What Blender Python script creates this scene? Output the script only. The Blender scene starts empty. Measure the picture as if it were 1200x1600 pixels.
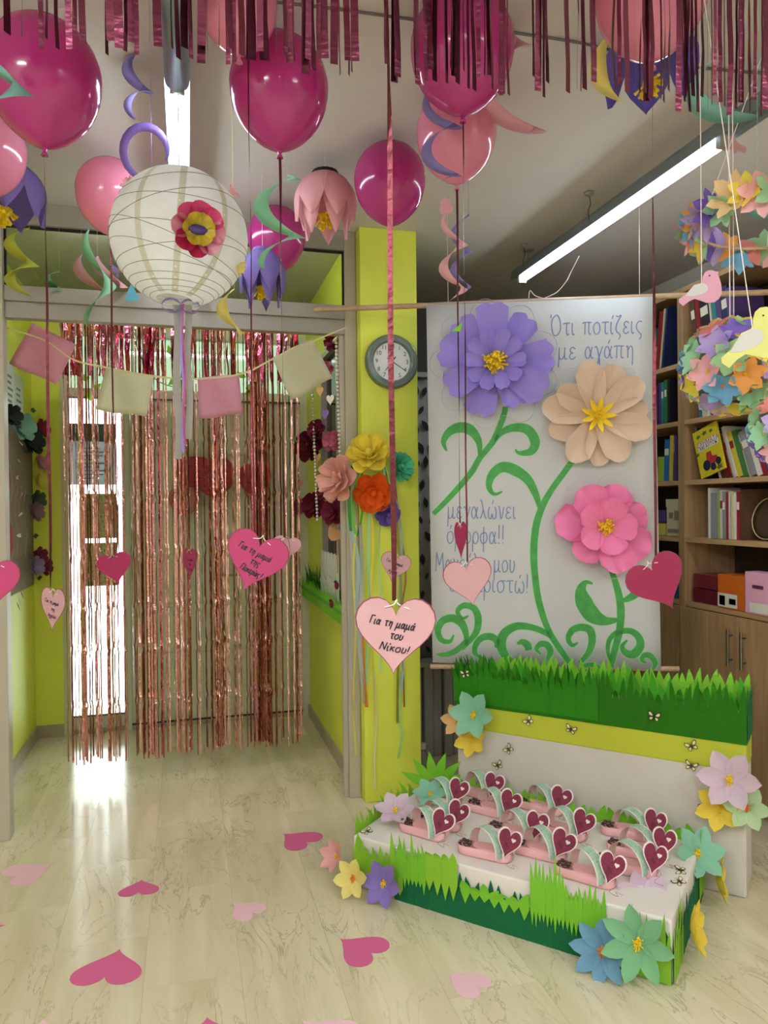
import bpy, math, random
from mathutils import Vector, Matrix
V = Vector
PI = math.pi
SC = bpy.context.scene
COL = SC.collection
# ------------------------------------------------------------------ camera
F = 1150.0
YAW, PITCH, ROLL = math.radians(15.0), math.radians(-0.5), math.radians(0.6)
CAM = V((0, 0, 1.5))
R0 = V((math.cos(YAW), -math.sin(YAW), 0))
F0 = V((math.sin(YAW), math.cos(YAW), 0))
FW = (F0 * math.cos(PITCH) + V((0, 0, 1)) * math.sin(PITCH)).normalized()
U0 = R0.cross(FW).normalized()
RT = (R0 * math.cos(ROLL) - U0 * math.sin(ROLL)).normalized()
UP = RT.cross(FW).normalized()
cd = bpy.data.cameras.new('camera')
cd.sensor_fit = 'HORIZONTAL'
cd.sensor_width = 36.0
cd.lens = 36.0 * F / 1200.0
cd.clip_start = 0.05
cam = bpy.data.objects.new('camera', cd)
COL.objects.link(cam)
Mc = Matrix.Identity(4)
for i in range(3):
    Mc[i][0], Mc[i][1], Mc[i][2], Mc[i][3] = RT[i], UP[i], -FW[i], CAM[i]
cam.matrix_basis = Mc
SC.camera = cam
# ------------------------------------------------------------------ world, exposure
w = bpy.data.worlds.new('world')
SC.world = w
w.use_nodes = True
bg = w.node_tree.nodes['Background']
bg.inputs[0].default_value = (0.93, 0.97, 1.0, 1)
bg.inputs[1].default_value = 2.6
SC.view_settings.view_transform = 'Standard'
SC.view_settings.look = 'None'
SC.view_settings.exposure = 1.3
SC.view_settings.gamma = 1.0
SC.view_settings.use_curve_mapping = False
TUBE_L = 12.0          # radiance of the two tubes in view
REAR_L = 90.0          # radiance of the tubes over the viewer's end of the room
CORR_L = 22.0          # radiance of the added corridor fill tube

# ------------------------------------------------------------------ helpers
def ray(px, py):
    return FW + RT * ((px - 600) / F) + UP * ((800 - py) / F)
def P(px, py, d): return CAM + ray(px, py) * d
def onY(px, py, Y): r = ray(px, py); return CAM + r * (Y / r.y)
def onX(px, py, X): r = ray(px, py); return CAM + r * (X / r.x)
def onZ(px, py, Z): r = ray(px, py); return CAM + r * ((Z - CAM.z) / r.z)
def frame(o, x, y):
    x = V(x).normalized(); z = x.cross(V(y)).normalized(); y = z.cross(x)
    M = Matrix.Identity(4)
    for i in range(3):
        M[i][0], M[i][1], M[i][2], M[i][3] = x[i], y[i], z[i], o[i]
    return M
def nframe(o, n, roll=0.0):
    n = V(n).normalized()
    up = V((0, 0, 1)) if abs(n.z) < 0.95 else V((0, 1, 0))
    x = up.cross(n).normalized(); y = n.cross(x)
    c, s = math.cos(roll), math.sin(roll)
    return frame(o, x * c + y * s, y * c - x * s)
def facing(o, yaw=0.0, tilt=0.0):
    """upright frame turned to the room; z points to the viewer side"""
    x = Matrix.Rotation(math.radians(yaw), 3, 'Z') @ R0
    y = V((0, 0, 1))
    t = math.radians(tilt); c, s = math.cos(t), math.sin(t)
    return frame(o, x * c + y * s, y * c - x * s)
def wm(o):
    M = o.matrix_basis.copy()
    while o.parent: o = o.parent; M = o.matrix_basis @ M
    return M
def tag(o, label, cat, group=None, kind=None):
    if label: o['label'] = label
    if cat: o['category'] = cat
    if group: o['group'] = group
    if kind: o['kind'] = kind
    return o
def thing(name, label, cat, M=None, group=None):
    o = bpy.data.objects.new(name, None)
    o.empty_display_size = 0.05
    COL.objects.link(o)
    if M is not None:
        o.matrix_basis = M if isinstance(M, Matrix) else Matrix.Translation(M)
    return tag(o, label, cat, group)
def link(name, me, parent=None, M=None, label=None):
    o = bpy.data.objects.new(name, me)
    COL.objects.link(o)
    if parent: o.parent = parent
    if M is not None: o.matrix_basis = M
    if label: o['label'] = label
    return o
class MB:
    def __init__(s): s.v = []; s.f = []; s.m = []; s.mats = []; s.cur = 0
    def mat(s, m):
        if m not in s.mats: s.mats.append(m)
        s.cur = s.mats.index(m); return s
    def add(s, vs, fs):
        b = len(s.v); s.v += [V(p) for p in vs]
        for f in fs: s.f.append([b + i for i in f]); s.m.append(s.cur)
        return s
    def box(s, a, b, M=None):
        x0, y0, z0 = a; x1, y1, z1 = b
        vs = [V(p) for p in ((x0,y0,z0),(x1,y0,z0),(x1,y1,z0),(x0,y1,z0),(x0,y0,z1),(x1,y0,z1),(x1,y1,z1),(x0,y1,z1))]
        if M: vs = [M @ p for p in vs]
        return s.add(vs, [(3,2,1,0),(4,5,6,7),(0,1,5,4),(1,2,6,5),(2,3,7,6),(3,0,4,7)])
    def tube(s, pts, r, n=8, cap=True):
        pts = [V(p) for p in pts]; N = len(pts); vs = []
        rr = r if hasattr(r, '__len__') else [r] * N
        px = None
        for i, p in enumerate(pts):
            t = (pts[min(i+1, N-1)] - pts[max(i-1, 0)]).normalized()
            if px is None:
                px = t.cross(V((0,0,1)) if abs(t.z) < .9 else V((1,0,0))).normalized()
            else:
                px = (px - t * px.dot(t)).normalized()
            py = t.cross(px)
            for k in range(n):
                a = 2*PI*k/n
                vs.append(p + (px*math.cos(a) + py*math.sin(a)) * rr[i])
        fs = []
        for i in range(N-1):
            for k in range(n):
                k2 = (k+1) % n
                fs.append((i*n+k, i*n+k2, (i+1)*n+k2, (i+1)*n+k))
        if cap: fs += [tuple(range(n))[::-1], tuple((N-1)*n+k for k in range(n))]
        return s.add(vs, fs)
    def lathe(s, prof, n=24, M=None):
        vs = []; fs = []
        for r, z in prof:
            for k in range(n):
                a = 2*PI*k/n; p = V((r*math.cos(a), r*math.sin(a), z))
                vs.append(M @ p if M else p)
        for i in range(len(prof)-1):
            for k in range(n):
                k2 = (k+1) % n
                fs.append((i*n+k, i*n+k2, (i+1)*n+k2, (i+1)*n+k))
        return s.add(vs, fs)
    def ribbon(s, pts, dirs, ws):
        """strip along pts; dirs: width directions; ws: widths"""
        vs = []; N = len(pts)
        for i in range(N):
            d = V(dirs[i]) if hasattr(dirs[0], '__len__') else V(dirs)
            wd = ws[i] if hasattr(ws, '__len__') else ws
            vs += [V(pts[i]) - d*wd/2, V(pts[i]) + d*wd/2]
        return s.add(vs, [(2*i, 2*i+1, 2*i+3, 2*i+2) for i in range(N-1)])
    def prism(s, pts, z0, z1, M=None):
        n = len(pts)
        vs = [V((x, y, z0)) for x, y in pts] + [V((x, y, z1)) for x, y in pts]
        if M: vs = [M @ p for p in vs]
        fs = [tuple(range(n))[::-1], tuple(n+i for i in range(n))]
        fs += [(i, (i+1) % n, n+(i+1) % n, n+i) for i in range(n)]
        return s.add(vs, fs)
    def ball(s, c, r, n=8, m=6, sc=(1,1,1)):
        c = V(c); vs = [c + V((0,0,r*sc[2]))]; fs = []
        for i in range(1, m):
            a = PI*i/m
            for k in range(n):
                b = 2*PI*k/n
                vs.append(c + V((r*sc[0]*math.sin(a)*math.cos(b), r*sc[1]*math.sin(a)*math.sin(b), r*sc[2]*math.cos(a))))
        vs.append(c - V((0,0,r*sc[2])))
        for k in range(n): fs.append((0, 1+k, 1+(k+1) % n))
        for i in range(m-2):
            for k in range(n):
                a = 1+i*n; fs.append((a+k, a+n+k, a+n+(k+1) % n, a+(k+1) % n))
        a = 1+(m-2)*n; e = len(vs)-1
        for k in range(n): fs.append((a+k, e, a+(k+1) % n))
        return s.add(vs, fs)
    def mesh(s, name, m=None, smooth=False, inv=None):
        me = bpy.data.meshes.new(name)
        me.from_pydata([tuple(inv @ p) if inv else tuple(p) for p in s.v], [], s.f)
        if m is not None: me.materials.append(m)
        else:
            for q in s.mats: me.materials.append(q)
            me.polygons.foreach_set('material_index', s.m)
        if smooth: me.polygons.foreach_set('use_smooth', [True]*len(me.polygons))
        me.update()
        return me
    def build(s, name, m=None, parent=None, smooth=False, label=None):
        """verts are world coordinates"""
        inv = wm(parent).inverted() if parent else None
        return link(name, s.mesh(name, m, smooth, inv), parent, None, label)
    def local(s, name, m=None, parent=None, smooth=False, M=None, label=None):
        return link(name, s.mesh(name, m, smooth), parent, M, label)
def solid(o, t, off=0.0):
    md = o.modifiers.new('solid', 'SOLIDIFY'); md.thickness = t; md.offset = off; return o
def bevel(o, wd, seg=2):
    md = o.modifiers.new('bevel', 'BEVEL'); md.width = wd; md.segments = seg; md.limit_method = 'ANGLE'; return o
def boxobj(name, a, b, m, parent=None, bv=0.0, M=None, label=None):
    mb = MB().box(a, b)
    o = mb.local(name, m, parent, M=M, label=label) if (M is not None or parent is None) else mb.build(name, m, parent, label=label)
    if bv: bevel(o, bv)
    return o
def struct(o): o['kind'] = 'structure'; return o
def smoothpath(pts, n=6):
    """Catmull-Rom through the points"""
    pts = [V(p) for p in pts]; out = []
    for i in range(len(pts)-1):
        p0 = pts[max(i-1,0)]; p1 = pts[i]; p2 = pts[i+1]; p3 = pts[min(i+2, len(pts)-1)]
        for k in range(n):
            t = k/n
            out.append(0.5*((2*p1) + (p2-p0)*t + (2*p0-5*p1+4*p2-p3)*t*t + (3*p1-p0-3*p2+p3)*t**3))
    out.append(pts[-1]); return out
# ------------------------------------------------------------------ materials
def lin(h):
    if isinstance(h, str):
        h = h.lstrip('#'); c = [int(h[i:i+2], 16)/255 for i in (0, 2, 4)]
    else: c = [x/255 for x in h]
    return tuple([(x/12.92 if x <= .04045 else ((x+.055)/1.055)**2.4) for x in c] + [1])
MATS = {}
def mat(name, col, rough=.6, metal=0.0, spec=.5, trans=0.0, noise=0.0, nscale=20, bump=0.0, bscale=60, coat=0.0, nstretch=(1,1,1), coord='Object'):
    """plain procedural surface; trans = share of light let through like paper"""
    if name in MATS: return MATS[name]
    m = bpy.data.materials.new(name); m.use_nodes = True
    nt = m.node_tree; b = nt.nodes['Principled BSDF']; out = nt.nodes['Material Output']
    c = lin(col)
    b.inputs['Base Color'].default_value = c
    b.inputs['Roughness'].default_value = rough
    b.inputs['Metallic'].default_value = metal
    b.inputs['Specular IOR Level'].default_value = spec
    b.inputs['Coat Weight'].default_value = coat
    if noise or bump:
        tc = nt.nodes.new('ShaderNodeTexCoord'); mp = nt.nodes.new('ShaderNodeMapping')
        mp.inputs['Scale'].default_value = nstretch
        nt.links.new(tc.outputs[coord], mp.inputs[0])
    if noise:
        n = nt.nodes.new('ShaderNodeTexNoise'); n.inputs['Scale'].default_value = nscale; n.inputs['Detail'].default_value = 4
        nt.links.new(mp.outputs[0], n.inputs[0])
        r = nt.nodes.new('ShaderNodeValToRGB')
        r.color_ramp.elements[0].position = .3; r.color_ramp.elements[1].position = .7
        r.color_ramp.elements[0].color = tuple(x*(1-noise) for x in c[:3]) + (1,)
        r.color_ramp.elements[1].color = tuple(min(1, x*(1+noise*.6)) for x in c[:3]) + (1,)
        nt.links.new(n.outputs[0], r.inputs[0]); nt.links.new(r.outputs[0], b.inputs['Base Color'])
    if bump:
        n2 = nt.nodes.new('ShaderNodeTexNoise'); n2.inputs['Scale'].default_value = bscale; n2.inputs['Detail'].default_value = 3
        nt.links.new(mp.outputs[0], n2.inputs[0])
        bp = nt.nodes.new('ShaderNodeBump'); bp.inputs['Strength'].default_value = bump; bp.inputs['Distance'].default_value = .01
        nt.links.new(n2.outputs[0], bp.inputs['Height']); nt.links.new(bp.outputs[0], b.inputs['Normal'])
    if trans:
        t = nt.nodes.new('ShaderNodeBsdfTranslucent'); t.inputs[0].default_value = c
        mx = nt.nodes.new('ShaderNodeMixShader'); mx.inputs[0].default_value = trans
        if noise: nt.links.new(r.outputs[0], t.inputs[0])
        nt.links.new(b.outputs[0], mx.inputs[1]); nt.links.new(t.outputs[0], mx.inputs[2]); nt.links.new(mx.outputs[0], out.inputs[0])
    MATS[name] = m
    return m
def paper(name, col, trans=.18): return mat('paper_' + name, col, rough=.75, spec=.25, trans=trans)
def emit(name, col, s):
    m = bpy.data.materials.new(name); m.use_nodes = True
    nt = m.node_tree; nt.nodes.clear()
    e = nt.nodes.new('ShaderNodeEmission'); e.inputs[0].default_value = col; e.inputs[1].default_value = s
    o = nt.nodes.new('ShaderNodeOutputMaterial'); nt.links.new(e.outputs[0], o.inputs[0]); return m
def glassmat(name, tint, refl=.08, rough=0.02):
    m = bpy.data.materials.new(name); m.use_nodes = True
    nt = m.node_tree; nt.nodes.clear()
    t = nt.nodes.new('ShaderNodeBsdfTransparent'); t.inputs[0].default_value = lin(tint)
    g = nt.nodes.new('ShaderNodeBsdfGlossy'); g.inputs['Roughness'].default_value = rough
    fr = nt.nodes.new('ShaderNodeFresnel'); fr.inputs[0].default_value = 1.45
    mx = nt.nodes.new('ShaderNodeMixShader'); o = nt.nodes.new('ShaderNodeOutputMaterial')
    nt.links.new(fr.outputs[0], mx.inputs[0]); nt.links.new(t.outputs[0], mx.inputs[1]); nt.links.new(g.outputs[0], mx.inputs[2]); nt.links.new(mx.outputs[0], o.inputs[0])
    return m
def floor_mat():
    m = bpy.data.materials.new('floor_marble'); m.use_nodes = True
    nt = m.node_tree; b = nt.nodes['Principled BSDF']; L = nt.links.new
    g = nt.nodes.new('ShaderNodeNewGeometry'); oi = nt.nodes.new('ShaderNodeObjectInfo')
    mul = nt.nodes.new('ShaderNodeVectorMath'); mul.operation = 'MULTIPLY'; mul.inputs[1].default_value = (7, .9, 1)
    L(g.outputs['Position'], mul.inputs[0])
    add = nt.nodes.new('ShaderNodeVectorMath'); add.operation = 'ADD'
    cmb = nt.nodes.new('ShaderNodeCombineXYZ'); mr = nt.nodes.new('ShaderNodeMath'); mr.operation = 'MULTIPLY'; mr.inputs[1].default_value = 3.0
    L(oi.outputs['Random'], mr.inputs[0]); L(mr.outputs[0], cmb.inputs[2]); L(mul.outputs[0], add.inputs[0]); L(cmb.outputs[0], add.inputs[1])
    n1 = nt.nodes.new('ShaderNodeTexNoise'); n1.inputs['Scale'].default_value = 1.3; n1.inputs['Detail'].default_value = 8; n1.inputs['Distortion'].default_value = .6
    L(add.outputs[0], n1.inputs[0])
    r1 = nt.nodes.new('ShaderNodeValToRGB')
    r1.color_ramp.elements[0].position = .3; r1.color_ramp.elements[0].color = lin('#c9be9c')
    r1.color_ramp.elements[1].position = .68; r1.color_ramp.elements[1].color = lin('#ded4b8')
    L(n1.outputs[0], r1.inputs[0])
    # thin dark veins and pits
    mul2 = nt.nodes.new('ShaderNodeVectorMath'); mul2.operation = 'MULTIPLY'; mul2.inputs[1].default_value = (5.5, 1.6, 1)
    L(g.outputs['Position'], mul2.inputs[0])
    n2 = nt.nodes.new('ShaderNodeTexNoise'); n2.inputs['Scale'].default_value = 1.6; n2.inputs['Detail'].default_value = 9; n2.inputs['Roughness'].default_value = .62; n2.inputs['Distortion'].default_value = .9
    add2 = nt.nodes.new('ShaderNodeVectorMath'); add2.operation = 'ADD'
    L(mul2.outputs[0], add2.inputs[0]); L(cmb.outputs[0], add2.inputs[1]); L(add2.outputs[0], n2.inputs[0])
    s = nt.nodes.new('ShaderNodeMath'); s.operation = 'SUBTRACT'; s.inputs[1].default_value = .5; L(n2.outputs[0], s.inputs[0])
    a = nt.nodes.new('ShaderNodeMath'); a.operation = 'ABSOLUTE'; L(s.outputs[0], a.inputs[0])
    r2 = nt.nodes.new('ShaderNodeValToRGB')
    r2.color_ramp.elements[0].position = 0; r2.color_ramp.elements[0].color = (.5, .5, .5, 1)
    r2.color_ramp.elements[1].position = .016; r2.color_ramp.elements[1].color = (0, 0, 0, 1)
    L(a.outputs[0], r2.inputs[0])
    n3 = nt.nodes.new('ShaderNodeTexNoise'); n3.inputs['Scale'].default_value = 2.2; L(g.outputs['Position'], n3.inputs[0])
    r3 = nt.nodes.new('ShaderNodeValToRGB'); r3.color_ramp.elements[0].position = .38; r3.color_ramp.elements[1].position = .6
    L(n3.outputs[0], r3.inputs[0])
    mm = nt.nodes.new('ShaderNodeMath'); mm.operation = 'MULTIPLY'; L(r2.outputs[0], mm.inputs[0]); L(r3.outputs[0], mm.inputs[1])
    mx = nt.nodes.new('ShaderNodeMix'); mx.data_type = 'RGBA'; mx.inputs['B'].default_value = lin('#75684e')
    L(mm.outputs[0], mx.inputs['Factor']); L(r1.outputs[0], mx.inputs['A'])
    hv = nt.nodes.new('ShaderNodeHueSaturation'); ma = nt.nodes.new('ShaderNodeMapRange')
    ma.inputs['To Min'].default_value = .97; ma.inputs['To Max'].default_value = 1.02
    L(oi.outputs['Random'], ma.inputs['Value']); L(ma.outputs[0], hv.inputs['Value']); L(mx.outputs['Result'], hv.inputs['Color'])
    L(hv.outputs[0], b.inputs['Base Color'])
    b.inputs['Roughness'].default_value = .17; b.inputs['Specular IOR Level'].default_value = .5
    return m
def wood_mat(name, c0, c1, axis='Z'):
    m = bpy.data.materials.new(name); m.use_nodes = True
    nt = m.node_tree; b = nt.nodes['Principled BSDF']; L = nt.links.new
    g = nt.nodes.new('ShaderNodeNewGeometry'); mul = nt.nodes.new('ShaderNodeVectorMath'); mul.operation = 'MULTIPLY'
    mul.inputs[1].default_value = {'Z': (22, 22, 1.6), 'Y': (22, 1.6, 22), 'X': (1.6, 22, 22)}[axis]
    L(g.outputs['Position'], mul.inputs[0])
    n = nt.nodes.new('ShaderNodeTexNoise'); n.inputs['Scale'].default_value = 2; n.inputs['Detail'].default_value = 6; n.inputs['Distortion'].default_value = .4
    L(mul.outputs[0], n.inputs[0])
    r = nt.nodes.new('ShaderNodeValToRGB'); r.color_ramp.elements[0].position = .3; r.color_ramp.elements[1].position = .7
    r.color_ramp.elements[0].color = lin(c0); r.color_ramp.elements[1].color = lin(c1)
    L(n.outputs[0], r.inputs[0]); L(r.outputs[0], b.inputs['Base Color']); b.inputs['Roughness'].default_value = .5
    return m
# ------------------------------------------------------------------ lettering
def text(name, s, size, m, parent=None, M=None, thick=0.0003, shear=0.0, align='CENTER', offset=0.0, label=None, space=1.0, fit=None):
    cu = bpy.data.curves.new(name, 'FONT'); cu.body = s; cu.size = size; cu.align_x = align; cu.align_y = 'CENTER'
    cu.extrude = thick; cu.shear = shear; cu.offset = offset; cu.resolution_u = 3; cu.space_character = space
    t = bpy.data.objects.new('tmp_text', cu); COL.objects.link(t)
    bpy.context.view_layer.update()
    me = bpy.data.meshes.new_from_object(t.evaluated_get(bpy.context.evaluated_depsgraph_get()))
    bpy.data.objects.remove(t); bpy.data.curves.remove(cu)
    if fit:
        xs = [v.co.x for v in me.vertices]; k_ = fit/(max(xs)-min(xs)); c_ = (max(xs)+min(xs))/2
        for v in me.vertices: v.co.x = (v.co.x-c_)*k_
    me.name = name; me.materials.clear(); me.materials.append(m)
    return link(name, me, parent, M, label)
# handwritten Greek letters as pen strokes (x-height = 1)
GLY = {
'ι': (.45, [[(.1,1),(.08,.3),(.2,0),(.35,.08)]]),
'τ': (.85, [[(0,.92),(.2,1.0),(.8,1.0)], [(.4,1),(.38,.25),(.5,0),(.68,.1)]]),
'π': (1.1, [[(0,.9),(.15,1.0),(1.0,1.0)], [(.28,1),(.25,0)], [(.72,1),(.70,.2),(.82,0),(.95,.08)]]),
'ο': (.9, [[(.42,1),(.12,.8),(.05,.45),(.2,.06),(.45,0),(.72,.2),(.78,.55),(.65,.9),(.42,1)]]),
'ζ': (.8, [[(.1,1.5),(.35,1.43),(.7,1.5),(.3,1.0),(.1,.5),(.2,.15),(.5,0),(.6,-.25),(.4,-.5)]]),
'ε': (.8, [[(.68,.85),(.4,1),(.15,.85),(.2,.6),(.45,.52)],[(.45,.52),(.15,.42),(.08,.15),(.35,0),(.7,.15)]]),
'ς': (.8, [[(.7,.9),(.4,1),(.12,.75),(.1,.4),(.35,.1),(.6,-.1),(.55,-.4),(.35,-.5)]]),
'σ': (.95, [[(.42,1),(.12,.8),(.05,.45),(.2,.06),(.45,0),(.72,.2),(.78,.55),(.65,.9),(.42,1)],[(.42,1),(.95,1)]]),
'μ': (1.0, [[(.1,1),(.08,.3),(.02,-.7)],[(.08,.35),(.2,.02),(.45,.05),(.65,.4)],[(.68,1),(.66,.2),(.78,0),(.92,.1)]]),
'α': (.95, [[(.78,1),(.62,.5),(.4,.05),(.15,.1),(.05,.5),(.2,.9),(.42,.95),(.6,.5),(.72,.05),(.9,.08)]]),
'γ': (.85, [[(0,.9),(.15,1),(.3,.7),(.42,.2)],[(.8,1),(.55,.4),(.4,-.1),(.3,-.55),(.42,-.7),(.5,-.45),(.42,.2)]]),
'η': (.85, [[(.05,.9),(.15,1),(.2,.5),(.18,0)],[(.2,.6),(.4,.95),(.62,.9),(.68,.4),(.66,-.6)]]),
'λ': (.9, [[(.05,1.5),(.2,1.5),(.45,.7),(.7,.05),(.85,.08)],[(.42,.8),(.25,.3),(.05,0)]]),
'ω': (1.15, [[(.2,1),(.05,.6),(.1,.1),(.35,.0),(.5,.4)],[(.5,.4),(.65,0),(.95,.1),(1.0,.6),(.85,1)]]),
'ν': (.8, [[(.05,1),(.15,.95),(.35,0),(.55,.4),(.68,1)]]),
'ρ': (.85, [[(.05,-.7),(.08,.4),(.2,.85),(.45,1),(.7,.75),(.7,.3),(.45,0),(.2,.1),(.08,.4)]]),
'φ': (1.0, [[(.45,1.4),(.42,-.7)],[(.43,.9),(.12,.8),(.05,.4),(.25,.05),(.43,.05),(.7,.1),(.85,.5),(.7,.88),(.43,.9)]]),
'υ': (.85, [[(.05,.95),(.15,1),(.12,.3),(.3,0),(.6,.15),(.7,.6),(.62,1)]]),
'χ': (.9, [[(.0,.95),(.2,1),(.45,.2),(.65,-.6),(.85,-.55)],[(.75,1),(.05,-.6)]]),
'κ': (.8, [[(.1,1),(.08,0)],[(.65,1),(.15,.5)],[(.15,.5),(.4,.35),(.7,0)]]),
'!': (.38, [[(.15,1.6),(.12,.4)],[(.11,.12),(.12,.0)]]), '.': (.3, [[(.1,.09),(.13,.0)]]),
'Ο': (1.35, [[(.6,1.7),(.2,1.4),(.1,.8),(.3,.1),(.7,0),(1.1,.4),(1.1,1.1),(.85,1.6),(.6,1.7)]]),
'Μ': (1.3, [[(.05,0),(.15,1.6)],[(.15,1.6),(.55,.5)],[(.55,.5),(1.0,1.6)],[(1.0,1.6),(1.12,0)]]),
'Γ': (.9, [[(.15,0),(.12,1.6)],[(.0,1.5),(.3,1.65),(.9,1.6)]]),
'Ν': (1.1, [[(.05,0),(.12,1.6)],[(.12,1.6),(.85,.05)],[(.85,.05),(.92,1.6)]]),
'Α': (1.05, [[(.0,0),(.5,1.6)],[(.5,1.6),(.95,0)],[(.2,.6),(.78,.6)]])}
ACC = {'ί': 'ι', 'ό': 'ο', 'ά': 'α', 'ώ': 'ω', 'ή': 'η', 'έ': 'ε', 'ύ': 'υ', 'Ό': 'Ο'}
def handwrite(s, xh, pen, m, parent, M, fit=None, slant=0.0):
    mb = MB(); x = 0; rn = random.Random(s); paths = []
    for ch in s:
        if ch == ' ': x += .75; continue
        b = ACC.get(ch, ch); adv, strokes = GLY[b]
        strokes = list(strokes)
        if ch != b: strokes.append([(-.02, 1.45), (.05, 1.75)] if b == 'Ο' else [(adv*.45, 1.22), (adv*.45+.16, 1.55)])
        for st in strokes: paths.append([(x + a, c + rn.uniform(-.02, .02)) for a, c in st])
        x += adv + .1
    kx = xh if not fit else fit/max(x, .1)
    for st in paths:
        pts = smoothpath([V(((a - x/2)*kx + slant*c*xh, (c - .5)*xh, 0)) for a, c in st], 5)
        dirs = []
        for i in range(len(pts)):
            t = (pts[min(i+1, len(pts)-1)] - pts[max(i-1, 0)]).normalized(); dirs.append(V((-t.y, t.x, 0)))
        mb.ribbon(pts, dirs, pen)
    return mb.local('lettering', m, parent, M=M)
def T(x=0, y=0, z=0): return Matrix.Translation((x, y, z))
def RZ(a): return Matrix.Rotation(a, 4, 'Z')
def RX(a): return Matrix.Rotation(a, 4, 'X')
def RY(a): return Matrix.Rotation(a, 4, 'Y')
# ------------------------------------------------------------------ shared shapes
def heart_pts(wd, ht=None, n=36):
    ht = ht or wd
    out = []
    for i in range(n):
        t = 2*PI*i/n
        x = math.sin(t)**3
        y = (13*math.cos(t) - 5*math.cos(2*t) - 2*math.cos(3*t) - math.cos(4*t)) / 16
        out.append((x*wd/2, (y+.12)*ht/2.0*1.06))
    return out[::-1]
def petal_mesh(name, L, W, m, style='point', lift=.15, curl=.1, cup=.25, nu=5, nv=6, seed=0, ruffle=0.0, r0=0.0):
    """one petal: base at origin, grows along +x, faces +z"""
    rnd = random.Random(seed); mb = MB(); vs = []
    for i in range(nv+1):
        t = i/nv
        if style == 'point': wd = math.sin(PI*min(1, t*.90+.09)**1.05)**.75 * (1 if t < 1 else .10)
        elif style == 'round': wd = .32 + .68*math.sin(PI*.5*min(1, t*1.35)) if t < .99 else .80
        elif style == 'notch': wd = (.28 + .72*math.sin(PI*.5*t**.9)) if t < .93 else .80
        else: wd = .55 + .45*t
        for j in range(nu+1):
            q = 2*j/nu - 1
            x = r0 + L*t
            if style == 'notch' and t > .9: x -= L*.07*max(0, 1-abs(q)*2.2) + L*.10*abs(q)**3
            if style == 'round' and t > .6: x -= L*.15*abs(q)**2.6*(t-.6)/.4
            y = q*W/2*wd
            z = L*(lift*t + curl*t*t) + cup*W*wd*(q*q)*.5
            if ruffle: z += ruffle*L*math.sin(q*5+seed)*t*t + ruffle*L*.5*rnd.uniform(-1, 1)*t
            vs.append((x, y, z))
    c = nu+1
    mb.add(vs, [(i*c+j, (i+1)*c+j, (i+1)*c+j+1, i*c+j+1) for i in range(nv) for j in range(nu)])
    return mb.mesh(name, m, True)
PETALS = {}
def petal(key, *a, **k):
    if key not in PETALS: PETALS[key] = petal_mesh('petal', *a, **k)
    return PETALS[key]
STAM = {}
def stamens(r, m, n=22, seed=1):
    key = (round(r, 4), m.name, n)
    if key in STAM: return STAM[key]
    rnd = random.Random(seed); mb = MB()
    mb.ball((0, 0, r*.15), r*.45, 8, 5, (1, 1, .6))
    for i in range(n):
        a = rnd.uniform(0, 2*PI); e = rnd.uniform(.25, 1.35)
        d = V((math.cos(a)*math.cos(e), math.sin(a)*math.cos(e), math.sin(e)))
        L = r*rnd.uniform(.8, 1.15)
        mb.tube([d*r*.2, d*L*.7, d*L], [r*.07, r*.07, r*.11], 4)
    STAM[key] = mb.mesh('stamens', m)
    return STAM[key]
YEL = paper('stamen_yellow', '#f6d22c', .1)
ORG = paper('stamen_orange', '#f08a3c', .1)
def flower(M, r, pm, n=7, style='point', cm=YEL, label=None, cat='paper flower', parent=None, group=None, lift=.25, curl=.15, wd=.66, layers=1, name='paper_flower', cr=.22, nu=4, nv=5, pm2=None):
    """petals + stamens; a thing (Empty) when it has no parent, else a part whose petals are sub-parts"""
    if parent is None:
        root = thing(name, label, cat, M, group); link('stamens', stamens(r*cr, cm), root, T(0, 0, r*.04))
    else:
        root = link(name, stamens(r*cr, cm), parent, M)
    for l in range(layers):
        k = 1 - .32*l
        me = petal((pm.name, round(r*k, 4), style, lift, l, wd, nu), r*k, r*wd*k, (pm2 or pm) if l else pm, style, lift + .35*l, curl, .3, nu, nv, l)
        for i in range(n):
            link('petal', me, root, RZ(2*PI*(i + .5*l)/n) @ T(r*.03, 0, r*.02*(i % 2) + r*.05*l))
    return root
def rose(M, r, pm, parent, name='rose', label=None):
    """cupped rose built of rings of round petals"""
    me0 = MB().ball((0, 0, r*.35), r*.22, 8, 6, (1, 1, 1.4)).mesh('rose_heart', pm, True)
    root = link(name, me0, parent, M, label)
    for l, (n, L, W, li, off) in enumerate(((3, .42, .5, 1.9, .06), (4, .6, .7, 1.1, .1), (5, .8, .85, .55, .14), (6, .95, .85, .16, .16))):
        me = petal(('rose', pm.name, round(r, 4), l), r*L, r*W, pm, 'round', li, .12, .55, 4, 5, l, .04)
        for i in range(n):
            link('petal', me, root, RZ(2*PI*(i + .37*l)/n) @ T(r*off, 0, r*.1*(3-l)*.6))
    return root
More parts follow.
